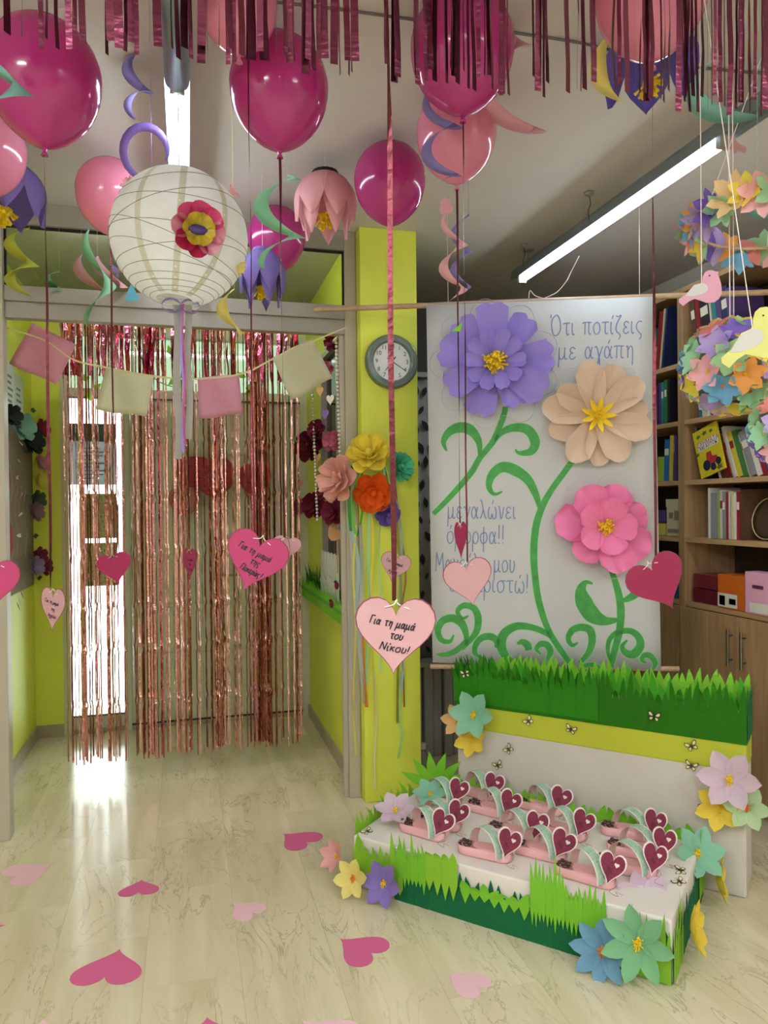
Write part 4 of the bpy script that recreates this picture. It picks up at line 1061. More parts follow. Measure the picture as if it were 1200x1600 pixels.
# ================================================================== BANNER
DL, DR = 3.55, 3.40
TL, TR, BL, BR = P(666, 475, DL), P(1022, 463, DR), P(676, 1035, DL), P(1033, 1047, DR)
PX = (TR - TL).normalized(); PN = PX.cross((TL - BL).normalized()).normalized()
if PN.dot(CAM - TL) < 0: PN = -PN
def pp(px, py, off=0.0):
    r = ray(px, py); return CAM + r*((TL - CAM).dot(PN)/r.dot(PN)) + PN*off
ban = thing('flower_banner', 'white paper banner with painted vines and Greek lettering on wooden rods', 'banner', BL)
SHEET = mat('banner_paper', '#bfc0c0', rough=.7, bump=.35, bscale=6, noise=.03, nscale=4)
q = [pp(666, 474), pp(1022, 462), pp(1033, 1047), pp(676, 1035)]
mb = MB(); n = 12; vs = []
for i in range(n+1):
    for j in range(n+1):
        a, b = i/n, j/n
        p = q[0].lerp(q[1], a).lerp(q[3].lerp(q[2], a), b)
        vs.append(p)
mb.add(vs, [(i*(n+1)+j, i*(n+1)+j+1, (i+1)*(n+1)+j+1, (i+1)*(n+1)+j) for i in range(n) for j in range(n)])
o = mb.build('sheet', SHEET, ban, True); solid(o, .0006)
ROD = wood_mat('rod_wood', '#a8896a', '#c4a682', 'X')
a, b = pp(490, 483, -.012), pp(1290, 452, -.012)
MB().tube([a, b], .013, 10).build('top_rod', ROD, ban)
MB().tube([pp(672, 1042, -.012), pp(1062, 1046, -.012)], .012, 10).build('bottom_rod', ROD, ban)
# cord to the ceiling
mb = MB()
for px in (700, 1000): mb.tube([pp(px, 474, -.012), V((pp(px, 474).x, pp(px, 474).y, H))], .0012, 5)
mb.build('hanging_cord', TAGW, ban)
mb = MB(); mb.tube(smoothpath([pp(850, 466, .0), pp(862, 462, .01), pp(872, 455, .0), pp(885, 440, .01), pp(892, 425, -.01), pp(905, 400, .0)], 4), .002, 5)
mb.tube(smoothpath([pp(826, 466, .0), pp(828, 455, .01), pp(836, 462, .0), pp(848, 466, .0)], 4), .002, 5)
mb.build('loose_cord', TAGW, ban)
VG = mat('paint_green', '#3f9a45', rough=.55, noise=.18, nscale=30); VGL = mat('paint_green_light', '#8fce8a', rough=.6)
def vine(pts, ws, off=.0012, nsm=8, light=True):
    P2 = smoothpath([V((x, y, 0)) for x, y in pts], nsm); N = len(P2)
    W2 = []
    for i in range(N):
        t = i/(N-1)*(len(ws)-1); k = min(int(t), len(ws)-2); W2.append(ws[k] + (ws[k+1]-ws[k])*(t-k))
    for m_, k, of in ((VGL, 1.35, off-.0004), (VG, 1.0, off)):
        if m_ is VGL and not light: continue
        ps = []; ds = []; wl = []
        for i, p in enumerate(P2):
            t = (P2[min(i+1, N-1)] - P2[max(i-1, 0)]).normalized(); nn = V((-t.y, t.x, 0))
            w_ = (W2[i] + (2 if k > 1 else 0))/2
            A = pp(p.x - nn.x*w_, p.y - nn.y*w_, of); Bq = pp(p.x + nn.x*w_, p.y + nn.y*w_, of)
            ps.append((A+Bq)/2); ds.append((Bq-A).normalized()); wl.append((Bq-A).length)
        MB().ribbon(ps, ds, wl).build('painted_vine', m_, ban)
vine([(790,636),(785,655),(770,690),(750,715),(735,740),(700,780),(677,803)], [8,9,9,9,9,8,7])
vine([(750,715),(748,690),(735,672),(718,668),(702,675),(693,690),(698,705)], [4,10,16,16,12,8,2])
vine([(772,690),(785,675),(805,668),(825,672),(836,690),(830,705),(812,708),(805,702)], [4,9,13,15,15,12,6,2])
vine([(897,717),(880,740),(862,765),(848,790),(838,820),(834,860),(836,900),(842,940),(855,980),(872,1010),(890,1035)], [9,9,9,10,11,11,10,10,9,9,9])
vine([(845,800),(838,775),(825,750),(805,735),(785,730),(769,742),(764,760),(772,772),(785,768)], [5,10,14,17,16,13,9,5,2], .0014)
vine([(953,886),(960,905),(967,930),(970,955),(968,985),(962,1010),(955,1036)], [7,9,11,12,11,10,10])
vine([(968,968),(945,970),(925,960),(912,940),(908,922),(915,910),(926,912)], [4,14,26,26,16,7,2], .0014)
vine([(968,940),(982,935),(995,925),(1005,905),(995,895),(985,897)], [3,10,14,10,6,2], .0014)
vine([(730,1008),(728,990),(722,975),(708,966),(692,970),(684,985),(690,1000),(703,1002),(709,992)], [5,9,12,12,11,10,8,6,2])
vine([(722,1015),(735,1000),(745,985),(747,965),(740,950),(725,946),(715,955),(722,966),(732,962)], [4,8,10,11,10,9,7,5,2])
vine([(682,1023),(700,1022),(716,1014),(728,1000)], [4,8,9,5], light=False)
vine([(775,1012),(776,1002),(768,995),(754,996),(744,1006),(742,1020),(752,1028)], [4,10,11,10,9,7,3])
vine([(862,995),(845,985),(825,979),(805,979),(788,990),(783,1008),(790,1025),(800,1032)], [6,9,10,12,14,15,12,6])
vine([(826,1016),(824,1008),(816,1003),(808,1006)], [10,12,9,3])
vine([(856,1030),(860,1018),(855,1008),(845,1006),(838,1014),(845,1022)], [6,10,10,9,6,2])
vine([(905,1036),(918,1022),(925,1003),(922,985),(908,980),(894,985),(888,998),(894,1008),(903,1004)], [6,9,11,12,11,10,8,6,2])
vine([(958,1042),(950,1020),(952,1000),(965,988),(985,986),(998,996),(1000,1010),(990,1022),(978,1020),(972,1010),(980,1000)], [4,6,7,8,9,11,13,14,10,7,2])
vine([(1020,1046),(1024,1036),(1016,1025),(1006,1024),(1003,1032),(1010,1036)], [4,8,9,8,6,2])
vine([(905,1046),(915,1040),(928,1039),(938,1044)], [4,7,7,4])
BLUI = mat('banner_ink_blue', '#7183ad', rough=.6)
def wr(s, xa, xb, py, xh=.056):
    M = frame(pp((xa+xb)/2, py, .0016), PX, (TL - BL)); handwrite(s, xh, .0052, BLUI, ban, wm(ban).inverted() @ M, fit=(pp(xb, py)-pp(xa, py)).length)
wr('Ότι ποτίζεις', 860, 1005, 513)
wr('με αγάπη', 872, 992, 551)
wr('μεγαλώνει', 699, 808, 801)
wr('όμορφα!!', 698, 790, 840)
wr('Μανούλα μου', 680, 806, 884)
wr('ευχαριστώ!', 702, 828, 916)
# pencil outlines round the flowers
PENC = mat('pencil_line', '#b9b7be', rough=.8)
def outline(cx, cy, r, n, amp, m=PENC):
    ps = []
    for i in range(121):
        a = 2*PI*i/120; rr = r*(1 + amp*abs(math.sin(a*n/2))) ; ps.append((cx + rr*math.cos(a), cy + rr*math.sin(a)))
    MB().tube([pp(x, y, .0008) for x, y in ps], .0012, 4, False).build('pencil_outline', m, ban)
outline(773, 568, 80, 9, .28); outline(935, 650, 70, 10, .3, mat('pencil_cream', '#dcd6b8', rough=.8)); outline(943, 822, 62, 7, .35, mat('pencil_pink', '#dcc0d4', rough=.8))
# crepe flowers glued on the banner
CPU = mat('crepe_purple', '#a08fe0', rough=.75, trans=.12, bump=.3, bscale=60, nstretch=(1, 6, 1)); CPE = mat('crepe_peach', '#dfc4ac', rough=.75, trans=.15, bump=.3, bscale=60, nstretch=(1, 6, 1)); CPI = mat('crepe_pink', '#f78cbf', rough=.75, trans=.15, bump=.35, bscale=45)
f1 = thing('crepe_flower', 'large purple crepe paper flower with yellow centre on the banner', 'paper flower', frame(pp(773, 569, .012), PX, (TL-BL)))
for i in range(9):
    me = petal(('cpu', i % 3), .275, .155, CPU, 'notch', .08 + .06*(i % 3), .06, .25, 8, 8, i, .035)
    rn = random.Random(i*3+1); link('petal', me, f1, RZ(2*PI*i/9 + .2 + rn.uniform(-.1, .1)) @ RX(rn.uniform(-.25, .25)) @ T(0, 0, .008*(i % 3)) @ Matrix.Scale(rn.uniform(.88, 1.06), 4))
for i in range(10):
    me = petal(('cpu2', i % 3), .135, .07, CPU, 'notch', .35 + .1*(i % 3), .1, .7, 5, 6, i, .05)
    link('petal', me, f1, RZ(2*PI*i/10) @ T(.012, 0, .022))
link('stamens', stamens(.062, YEL, 60), f1, T(0, 0, .035))
f2 = thing('crepe_flower', 'large peach crepe paper flower with yellow star centre on the banner', 'paper flower', frame(pp(932, 652, .012), PX, (TL-BL)))
for i in range(11):
    me = petal(('cpe', i % 3), .245, .132, CPE, 'round', .10 + .05*(i % 2), .05, .40, 8, 8, i+3, .03)
    rn = random.Random(i*5+2); link('petal', me, f2, RZ(2*PI*i/11 + .1 + rn.uniform(-.09, .09)) @ RX(rn.uniform(-.18, .18)) @ T(0, 0, .008*(i % 2)) @ Matrix.Scale(rn.uniform(.9, 1.06), 4))
for i in range(9): link('star_petal', petal(('star', i % 2), .085, .024, YEL, 'point', .3 + .3*(i % 2), .1, .4, 3, 4), f2, RZ(2*PI*i/9) @ T(0, 0, .03))
link('stamens', stamens(.035, YEL, 26), f2, T(0, 0, .04))
f3 = thing('crepe_flower', 'bright pink crepe paper flower with ruffled petals on the banner', 'paper flower', frame(pp(943, 822, .012), PX, (TL-BL)))
for i in range(7):
    me = petal(('cpi', i % 3), .215, .165, CPI, 'round', .14 + .08*(i % 3), .06, .35, 9, 8, i+1, .07)
    rn = random.Random(i*7+2); link('petal', me, f3, RZ(2*PI*i/7 + .35 + rn.uniform(-.12, .12)) @ RX(rn.uniform(-.3, .3)) @ T(0, 0, .008*(i % 3)) @ Matrix.Scale(rn.uniform(.9, 1.08), 4))
for i in range(5):
    me = petal(('cpi2', i % 3), .125, .12, CPI, 'round', .5, .12, .5, 7, 6, i, .08)
    link('petal', me, f3, RZ(2*PI*i/5) @ T(.006, 0, .03))
link('stamens', stamens(.045, YEL, 40), f3, T(.004, 0, .045))
# ================================================================== BOOKCASE
WOODZ = wood_mat('oak_laminate', '#9c7c56', '#b8946a', 'Z'); WOODY = wood_mat('oak_laminate_shelf', '#a8875e', '#c09c72', 'Y'); WBACK = wood_mat('oak_back_shaded', '#33271b', '#3f3022', 'Z')  # back panel colour darkened for the shade inside the shelves
XB = 2.60; XD = .33
STEEL = mat('handle_steel', '#8b8983', rough=.3, metal=1)
def unit(label, y0, y1, shelves, top):
    t = thing('bookcase', label, 'bookcase', V((XB + XD/2, (y0+y1)/2, 0)))
    for yy in (y0, y1-.022): MB().box((XB, yy, 0), (XB+XD, yy+.022, top)).build('side_panel', WOODZ, t)
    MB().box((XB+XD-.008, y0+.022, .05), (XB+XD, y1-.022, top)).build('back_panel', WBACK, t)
    MB().box((XB, y0+.022, top-.025), (XB+XD, y1-.022, top)).build('top_board', WOODY, t)
    for z in shelves: MB().box((XB+.004, y0+.022, z-.025), (XB+XD-.008, y1-.022, z)).build('shelf', WOODY, t)
    MB().box((XB+.02, y0+.022, 0), (XB+.04, y1-.022, .07)).build('plinth', WOODZ, t)
    ym = (y0+y1)/2; zt_ = shelves[0]-.028
    for s, (a, b) in ((1, (y0+.003, ym-.0015)), (-1, (ym+.0015, y1-.003))):
        dr = MB().box((XB-.020, a, .075), (XB-.001, b, zt_)).build('door', WOODZ, t)
        yh = ym - s*.045
        mb = MB(); mb.tube([(XB-.05, yh, zt_-.24), (XB-.05, yh, zt_-.06)], .006, 8)
        for zz in (zt_-.21, zt_-.09): mb.tube([(XB-.02, yh, zz), (XB-.05, yh, zz)], .004, 6)
        mb.build('handle', STEEL, dr)
    return t
unit('oak bookcase unit half hidden behind the banner', 3.452, 4.30, [.965, 1.31, 1.62, 1.945, 2.26], 2.66)
unit('oak bookcase unit at the right picture edge with cabinet doors', 2.55, 3.448, [.965, 1.31, 1.62, 1.945, 2.29], 2.66)
PAGES = mat('book_pages', '#e4dcc8', rough=.8)
ORD = ['first', 'second', 'third', 'fourth', 'fifth', 'sixth', 'seventh', 'eighth', 'ninth', 'tenth', 'eleventh', 'twelfth', 'thirteenth', 'fourteenth', 'fifteenth', 'sixteenth']
COLN = {'red': '#8e2430', 'navy': '#22305a', 'blue': '#2d6fb0', 'green': '#3c7a45', 'yellow': '#d2bd45', 'white': '#d8d4cc', 'purple': '#5a3f78', 'orange': '#cf6d2c', 'brown': '#5c4030', 'black': '#25232a', 'teal': '#2f7d84', 'pink': '#c77a93', 'grey': '#8b8c90', 'lime': '#9fb83c', 'cream': '#cfc49a'}
def book(M, tk, ht, dp, col, label, grp):
    """local: x thickness, y depth into the shelf, z height"""
    t = thing('book', label, 'book', M, grp); cm = mat('book_' + col, COLN[col], rough=.45)
    c = .0018
    mb = MB(); mb.box((0, 0, 0), (c, dp, ht)); mb.box((tk-c, 0, 0), (tk, dp, ht)); mb.box((c, 0, 0), (tk-c, c, ht)); mb.local('cover', cm, t)
    MB().box((c, c, .003), (tk-c, dp-.004, ht-.003)).local('pages', PAGES, t)
    if tk > .016 and len(label) % 2: MB().box((.002, -.0006, ht*.62), (tk-.002, 0, ht*.78)).local('spine_label', PAGES if col not in ('white', 'cream', 'yellow') else mat('book_red', COLN['red'], rough=.45), t)
    return t
BM = Matrix(((0, 1, 0, 0), (-1, 0, 0, 0), (0, 0, 1, 0), (0, 0, 0, 1)))   # x -> -Y, y -> +X
def row(where, ystart, z, items, lean=0.0, grp=None, inset=.03, shelf='shelf'):
    y = ystart
    for i, (col, tk, ht) in enumerate(items):
        la = math.radians(lean if not isinstance(lean, (list, tuple)) else lean[i])
        M = Matrix.Translation((XB + inset + .004*((i*5) % 4), y, z + .001 + (tk*math.sin(-la) if la < 0 else 0))) @ BM @ RY(-la)
        book(M, tk, ht, .19, col, f'{col} book, {ORD[i]} from the left on the {where}', grp or ('books on the ' + where))
        y -= tk/math.cos(la) + .0015
row('left bookcase shelf level with the peach flower', 3.80, 1.946, [('cream',.015,.2),('yellow',.018,.22),('black',.012,.23),('navy',.016,.23),('purple',.01,.225),('red',.012,.23),('navy',.014,.235),('blue',.012,.22),('purple',.012,.24),('teal',.02,.24),('green',.022,.25),('black',.02,.25)])
row('left bookcase shelf beside the pink flower top', 3.70, 1.621, [('lime',.05,.14),('blue',.04,.235),('yellow',.03,.255),('navy',.018,.26),('purple',.02,.25)], -3)
row('left bookcase top shelf', 3.82, 2.262, [('blue',.025,.25),('teal',.03,.26),('green',.03,.20),('cream',.015,.14),('red',.03,.33),('cream',.01,.34),('navy',.014,.35)], [0,0,0,-4,-8,-8,-9])
row('right bookcase top shelf', 3.37, 2.292, [('brown',.03,.30),('red',.03,.31),('black',.06,.30),('blue',.015,.3),('cream',.01,.31),('teal',.03,.30),('purple',.03,.29),('navy',.05,.30),('purple',.04,.28)], 8)
row('right bookcase shelf of leaning picture books', 3.25, 1.621, [('white',.012,.27),('brown',.03,.25),('red',.035,.25),('cream',.02,.25),('white',.02,.28),('yellow',.03,.25),('green',.03,.25),('cream',.018,.23),('grey',.04,.24),('white',.03,.25),('red',.03,.24),('blue',.03,.26)], 20, inset=.08)
row('right bookcase shelf left of the tractor book', 3.365, 1.621, [('grey',.012,.285),('navy',.012,.28)], [10, 11], inset=.06)
row('right bookcase shelf under the hanging flower ball', 3.34, 1.946, [('teal',.02,.2),('cream',.03,.17),('white',.02,.19),('blue',.02,.2),('red',.03,.2),('green',.03,.22)], 3)
row('right bookcase shelf of folders', 3.275, 1.311, [('white',.012,.262),('grey',.05,.235),('lime',.008,.24),('white',.03,.25),('grey',.02,.24),('red',.012,.235),('white',.012,.24),('red',.012,.23),('cream',.014,.24),('white',.012,.235),('red',.02,.24),('brown',.02,.25)], 0)
# picture book facing out
M = frame(V((XB+.03, 3.325, 1.622)), (0, -1, 0), (0, 0, 1)) @ RZ(math.radians(16)) 
t = thing('picture_book', 'yellow picture book with a red tractor cover leaning on the shelf', 'book', M)
W_, H_ = .185, .255
MB().box((0, 0, -.012), (W_, H_, 0)).local('cover', mat('cover_yellow', '#d7c228', rough=.4), t)
MB().box((.004, .003, -.0105), (W_-.001, H_-.001, -.0015)).local('pages', PAGES, t)
MB().box((.02, H_*.55, 0), (W_-.005, H_*.74, .0006)).local('title_plate', TAGW, t)
text('lettering', 'ΣΧΗΜΑΤΑ', .034, mat('title_red', '#b03038', rough=.5), t, T(W_*.55, H_*.685, .0009), thick=.0001)
text('lettering', 'ΜΕ ΑΥΤΟΚ', .026, INK, t, T(W_*.55, H_*.60, .0009), thick=.0001)
mb = MB(); mb.prism([(.07,.05),(.145,.05),(.15,.085),(.115,.092),(.11,.12),(.075,.12),(.07,.09)], .0002, .001); mb.local('tractor', mat('tractor_red', '#b8323c', rough=.5), t)
mb = MB()
for cx, cy, r in ((.062, .055, .028), (.108, .035, .02), (.152, .052, .02)): mb.prism([(cx + r*math.cos(2*PI*i/16), cy + r*math.sin(2*PI*i/16)) for i in range(16)], .0008, .0016)
mb.local('tractor_wheel', mat('tractor_blue', '#20243f', rough=.5), t)
mb = MB()
for cx, cy, s in ((.04, .22, .022), (.09, .225, .026), (.14, .22, .02), (.15, .02, .03), (.01, .13, .02)): mb.prism([(cx + s*math.cos(a)*(1 if i % 2 else .5), cy + s*.6*math.sin(a)*(1 if i % 2 else .5)) for i, a in enumerate([2*PI*k/10 for k in range(10)])], .0002, .0006)
mb.local('cover_leaves', mat('cover_green', '#4d6b2c', rough=.5), t)
# boxes and other things on the shelves
def carton(label, x, y0, y1, z, h, dp, col, parts=(), cat='box', name='storage_box', rough=.5, lid=True):
    t = thing(name, label, cat, V((x, (y0+y1)/2, z)))
    m_ = mat('box_' + col, col, rough=rough)
    o = MB().box((x, y0, z+.001), (x+dp, y1, z+h)).build('body', m_, t); bevel(o, .003)
    if lid: MB().box((x-.002, y0-.002, z+h*.80), (x+dp+.002, y1+.002, z+h+.003)).build('lid', m_, t)
    for (ya, yb, za, zb, c) in parts:
        MB().box((x-.0035, y0+(y1-y0)*ya, z+h*za), (x-.0025, y0+(y1-y0)*yb, z+h*zb)).build('label_print', mat('print_' + c, c, rough=.6), t)
    return t
carton('cream box with printed front on the left bookcase shelf', XB+.03, 3.49, 3.62, 1.311, .205, .18, '#cfc39c', [(.1, .9, .1, .2, '#8a8068'), (.1, .45, .45, .7, '#8a8068'), (.55, .8, .5, .65, '#8a8068')])
carton('purple box lying on the yellow box in the left bookcase', XB+.03, 3.64, 3.80, 1.386, .07, .18, '#4b4278', lid=False)
carton('yellow box under the purple box in the left bookcase', XB+.03, 3.64, 3.80, 1.311, .07, .18, '#c8bd4a', lid=False)
carton('lower blue box in the left bookcase behind the red heart', XB+.03, 3.48, 3.66, .966, .10, .18, '#2a5c86', lid=False)
carton('upper blue box in the left bookcase behind the red heart', XB+.03, 3.48, 3.66, 1.068, .10, .18, '#2f6f9c', lid=False)
carton('lower clear red plastic box on the cabinet top', XB+.03, 3.20, 3.40, .966, .075, .16, '#6d1f2a', rough=.2, lid=False)
carton('upper clear red plastic box on the cabinet top', XB+.035, 3.205, 3.40, 1.043, .075, .16, '#7d2a34', rough=.2, lid=False)
carton('orange cardboard box with white label on the cabinet top', XB+.0, 2.985, 3.17, .966, .17, .2, '#d0661c', [(.25, .98, .05, .45, '#d9d4ca'), (.7, .92, .1, .38, '#b05030'), (.3, .55, .15, .32, '#6b655c')], lid=False)
carton('pale pink packet with white label on the cabinet top', XB-.01, 2.80, 2.97, .966, .20, .08, '#e0a6c0', [(.1, .8, .05, .28, '#d9d4ca'), (.3, .7, .62, .7, '#5a3048')], lid=False)
mb = MB()
for i in range(20): mb.tube([(XB+.02, 3.262 - .0 - .0024*i, 1.33 + .0), (XB+.02, 3.262 - .0024*i, 1.331)], .001, 4)
t = thing('round_plate', 'round decorated plate standing on the folder shelf', 'plate', V((XB+.12, 2.93, 1.311+.10)))
Mp = Matrix.Translation((XB+.10, 2.93, 1.311+.105)) @ RY(math.radians(-80))
MB().lathe([(.0, -.004), (.07, -.004), (.10, .008), (.102, .010), (.07, .0), (.0, .0)], 28, Mp).build('dish', mat('plate_brown', '#4a3a2c', rough=.3), t, True)
mb = MB().tube([Mp @ V((.1*math.cos(2*PI*i/32), .1*math.sin(2*PI*i/32), .011)) for i in range(33)], .003, 6, False); mb.build('rim', mat('plate_rim', '#b8a878', rough=.3), t)
# leaf-print curtain and white drape behind the pillar
def leafcurtain():
    m = mat('leaf_curtain', '#b9b7bb', rough=.8, trans=.2); return m
t = thing('leaf_print_curtain', 'white curtain with black leaf print behind the lime pillar', 'curtain', V((1.5, 4.3, .55)))
n = 40; pts = []
mb = MB(); vs = []
def cy(x): return 4.3 + .012*math.sin(x*60)
for i in range(n+1):
    x = 1.2 + .75*i/n
    vs += [(x, cy(x), .56), (x, cy(x), 2.28)]
mb.add(vs, [(2*i, 2*i+2, 2*i+3, 2*i+1) for i in range(n)]); o = mb.build('cloth', leafcurtain(), t, True); solid(o, .001)
rnd = random.Random(3); mb = MB()
for i in range(11):
    for j in range(15):
        x = 1.24 + .06*i + (.03 if j % 2 else 0) + rnd.uniform(-.008, .008); z = .62 + .113*j + rnd.uniform(-.02, .02); a = rnd.uniform(-.7, .7); s = rnd.uniform(.6, 1.1)
        pts = [(0, -.04), (.016, -.015), (.018, .01), (.0, .04), (-.018, .01), (-.016, -.015)]
        v = [(x + s*(px*math.cos(a) - pz*math.sin(a)), cy(x) - .012, z + s*(px*math.sin(a) + pz*math.cos(a))) for px, pz in pts]
        mb.add(v, [tuple(range(6))])
mb.build('leaf_print', mat('leaf_black', '#26282a', rough=.8), t)['kind'] = 'stuff'
MB().box((1.18, 4.27, 2.28), (1.97, 4.33, 2.31)).build('curtain_rail', ALU, t)
t = thing('folding_screen', 'pale panels standing on the floor below the leaf curtain', 'screen', V((1.45, 4.2, 0)))
for k in range(6): bevel(MB().box((1.22+.062*k, 4.14+.02*(k % 2), .0), (1.278+.062*k, 4.18+.02*(k % 2), .545)).build('panel', mat('screen_grey', '#a29f9a', rough=.6), t), .01)
MB().box((1.2, 4.12, .545), (1.62, 4.25, .57)).build('top_rail', mat('screen_grey', '#a29f9a', rough=.6), t)
t = thing('bottle', 'small clear bottle with white cap on the floor behind the pillar', 'bottle', onZ(661, 1205, 0))
MB().lathe([(.0, 0), (.028, .0), (.03, .01), (.03, .09), (.014, .12), (.014, .13)], 16).local('body', mat('bottle_grey', '#8f8f8c', rough=.2), t, True)
MB().lathe([(.017, .128), (.017, .16), (.0, .162)], 14).local('cap', TAGW, t)
# ================================================================== CLOCK
CM = frame(onY(611, 566, 3.597), (1, 0, 0), (0, 0, 1)); CR = .137
t = thing('wall_clock', 'round grey rimmed wall clock on the lime pillar', 'clock', CM)
RIM = mat('clock_rim', '#6c7a74', rough=.28, metal=.25)
MB().lathe([(CR*.70, .018), (CR*.74, .030), (CR*.80, .036), (CR*.86, .032), (CR*.88, .038), (CR*.95, .034), (CR, .018), (CR, 0), (0.001, 0)], 48).local('rim', RIM, t, True)
MB().lathe([(.001, .017), (CR*.74, .017)], 48).local('dial', mat('clock_dial', '#dfe3e6', rough=.5), t)
for i in range(12):
    a = PI/2 - 2*PI*(i+1)/12
    text('numeral', str(i+1), .03, INK, t, T(CR*.58*math.cos(a), CR*.58*math.sin(a), .0178), thick=.0001)
def hand(ang, L, wd, name):
    a = math.radians(90-ang); M = RZ(a)
    MB().prism([(-.03, -wd*.7), (L, -wd*.3), (L, wd*.3), (-.03, wd*.7)], .020, .0212).local(name, INK, t, M=M)
hand(122, CR*.62, .0035, 'minute_hand'); hand(217, CR*.45, .0045, 'hour_hand')
MB().lathe([(.001, .024), (.006, .022), (.006, .018)], 12).local('hub', INK, t)
# ================================================================== BOUQUET ON THE PILLAR
bq = thing('paper_rose_bouquet', 'bunch of paper roses with long ribbons tied to the lime pillar', 'bouquet', onY(590, 760, 3.55))
def ps(px, py, Y=3.55): return onY(px, py, Y)
def rs(px, py, Y, r, col, nrm, lb): rose(wm(bq).inverted() @ nframe(ps(px, py, Y), nrm), r, col, bq, 'rose', lb)
rs(578, 714, 3.48, .105, paper('rose_yellow', '#f0dc52', .2), (-.35, -.8, .5), 'yellow paper rose')
rs(620, 731, 3.52, .075, paper('rose_mint', '#5cc29a', .2), (.5, -.8, .2), 'mint paper rose')
rs(583, 768, 3.51, .095, paper('rose_orange', '#ea6a1e', .2), (-.2, -.9, -.25), 'orange paper rose')
rs(535, 750, 3.52, .11, paper('rose_blush', '#eab5a8', .25), (-.8, -.55, .1), 'blush pink paper rose')
rs(604, 801, 3.54, .062, paper('rose_violet', '#7d63b6', .2), (.1, -.9, -.4), 'violet paper rose')
RC = {'green': '#6cc84e', 'leaf': '#3f9a3a', 'yellow': '#e2d560', 'orange': '#e08a3a', 'blue': '#a6c4ca', 'grey': '#b4b8b2', 'olive': '#9a9a3a', 'white': '#dcdccc', 'mintr': '#a4d8b0', 'brownr': '#9c6a4a'}
def rib(pts, wd, col, Y=3.54):
    p = smoothpath([ps(x, y, Y + dy) for x, y, dy in pts], 5)
    MB().ribbon(p, [V((math.cos(.5*math.sin(i*.35+wd*900)), math.sin(.5*math.sin(i*.35+wd*900)), 0)) for i in range(len(p))], wd).build('ribbon', mat('rib_' + col, RC[col], rough=.45, trans=.3), bq, True)
rib([(560,708,0),(549,735,-.04),(545,780,-.02),(548,830,0)], .016, 'leaf'); rib([(562,735,0),(553,770,-.03),(551,810,0),(556,835,0)], .014, 'green'); rib([(566,740,0),(560,760,-.03),(566,800,0),(558,838,.01)], .010, 'leaf')
rib([(590,715,-.02),(598,725,-.06),(603,750,-.04),(606,785,-.02)], .022, 'green'); rib([(592,720,-.02),(600,735,-.06),(600,760,-.04),(598,782,-.02)], .012, 'mintr'); rib([(586,700,-.05),(600,722,-.07),(612,765,-.04),(618,790,0)], .005, 'white')
rib([(556,820,0),(552,900,.02),(556,980,.02),(552,1090,.03),(556,1180,.03)], .010, 'yellow'); rib([(549,830,0),(560,880,.02),(557,950,.02),(561,1020,.03)], .018, 'blue'); rib([(545,810,0),(550,880,.02),(546,960,.02),(549,1060,.02)], .012, 'grey')
rib([(563,820,0),(566,900,.02),(562,1000,.02),(570,1100,.04)], .022, 'grey'); rib([(578,790,0),(575,870,.02),(578,950,.03),(572,1070,.04)], .012, 'mintr'); rib([(580,790,0),(583,860,.02),(579,930,.03),(584,1060,.04),(586,1130,.04)], .010, 'yellow')
rib([(560,960,.02),(566,1000,.02),(568,1040,.03),(572,1095,.03),(573,1105,.03)], .018, 'orange'); rib([(584,1050,.03),(588,1120,.04),(585,1190,.04),(587,1235,.045)], .008, 'white'); rib([(617,790,0),(623,860,.02),(627,950,.02),(622,1040,.03),(621,1130,.03)], .016, 'olive')
rib([(620,780,0),(628,850,.02),(624,930,.02),(630,1030,.03),(626,1080,.03)], .012, 'blue'); rib([(618,760,0),(626,830,.02),(634,900,.02),(628,960,.02),(632,1105,.04)], .009, 'brownr'); rib([(626,1050,.03),(624,1120,.04),(628,1150,.04),(622,1185,.045)], .009, 'mintr')
rib([(594,820,0),(592,880,.03),(596,960,.03),(594,1050,.04)], .008, 'mintr')
# ================================================================== FLOWER BALLS, HOOP, BIRDS
CS = [paper('fb_yellow', '#f2e15e', .3), paper('fb_violet', '#7f66c0', .25), paper('fb_blue', '#79b6dc', .3), paper('fb_pink', '#eeb4bc', .3), paper('fb_mint', '#a9dcb4', .3), paper('fb_orange', '#f2ab5e', .3), paper('fb_sage', '#93b98c', .25), paper('fb_peach', '#f3cf9c', .3), paper('fb_lilac', '#b9a4dc', .3), paper('fb_rose', '#e08a86', .3)]
def flower_ball(label, c, R, n, fr, seed=1, lead=()):
    t = thing('flower_ball', label, 'flower ball', c, None)
    MB().ball((0, 0, 0), R*.74, 16, 10).local('core', mat('ball_core', '#d8d2c8', rough=.8), t, True)
    rnd = random.Random(seed); g = PI*(3-math.sqrt(5))
    for i in range(n):
        z = 1 - 2*(i+.5)/n; r = math.sqrt(1-z*z); a = g*i
        d = V((r*math.cos(a), r*math.sin(a), z))
        col = CS[(i*7 + i//3) % len(CS)]
        flower(nframe(d*R*.80, d, rnd.uniform(0, 6)), fr, col, 6, 'point', YEL if i % 3 else ORG, parent=t, lift=.42, curl=.1, wd=.72, cr=.17, nu=3, nv=4)
    MB().tube([(0, 0, R*.5), (0, 0, H - c.z)], .0014, 5).local('string', TAGW, t)
    MB().tube([(.012, 0, R*.5), (.012, 0, H - c.z)], .0012, 5).local('string', TAGW, t)
    return t
flower_ball('large ball of pastel paper flowers hanging by the bookcase', P(1141, 573, 1.92), .122, 42, .047, 2)
flower_ball('smaller ball of paper flowers cut by the right picture edge', P(1232, 672, 1.75), .085, 30, .036, 5)
hc = P(1240, 340, 1.95); t = thing('flower_hoop', 'hanging hoop of pastel paper flowers under the ceiling at right', 'flower hoop', hc)
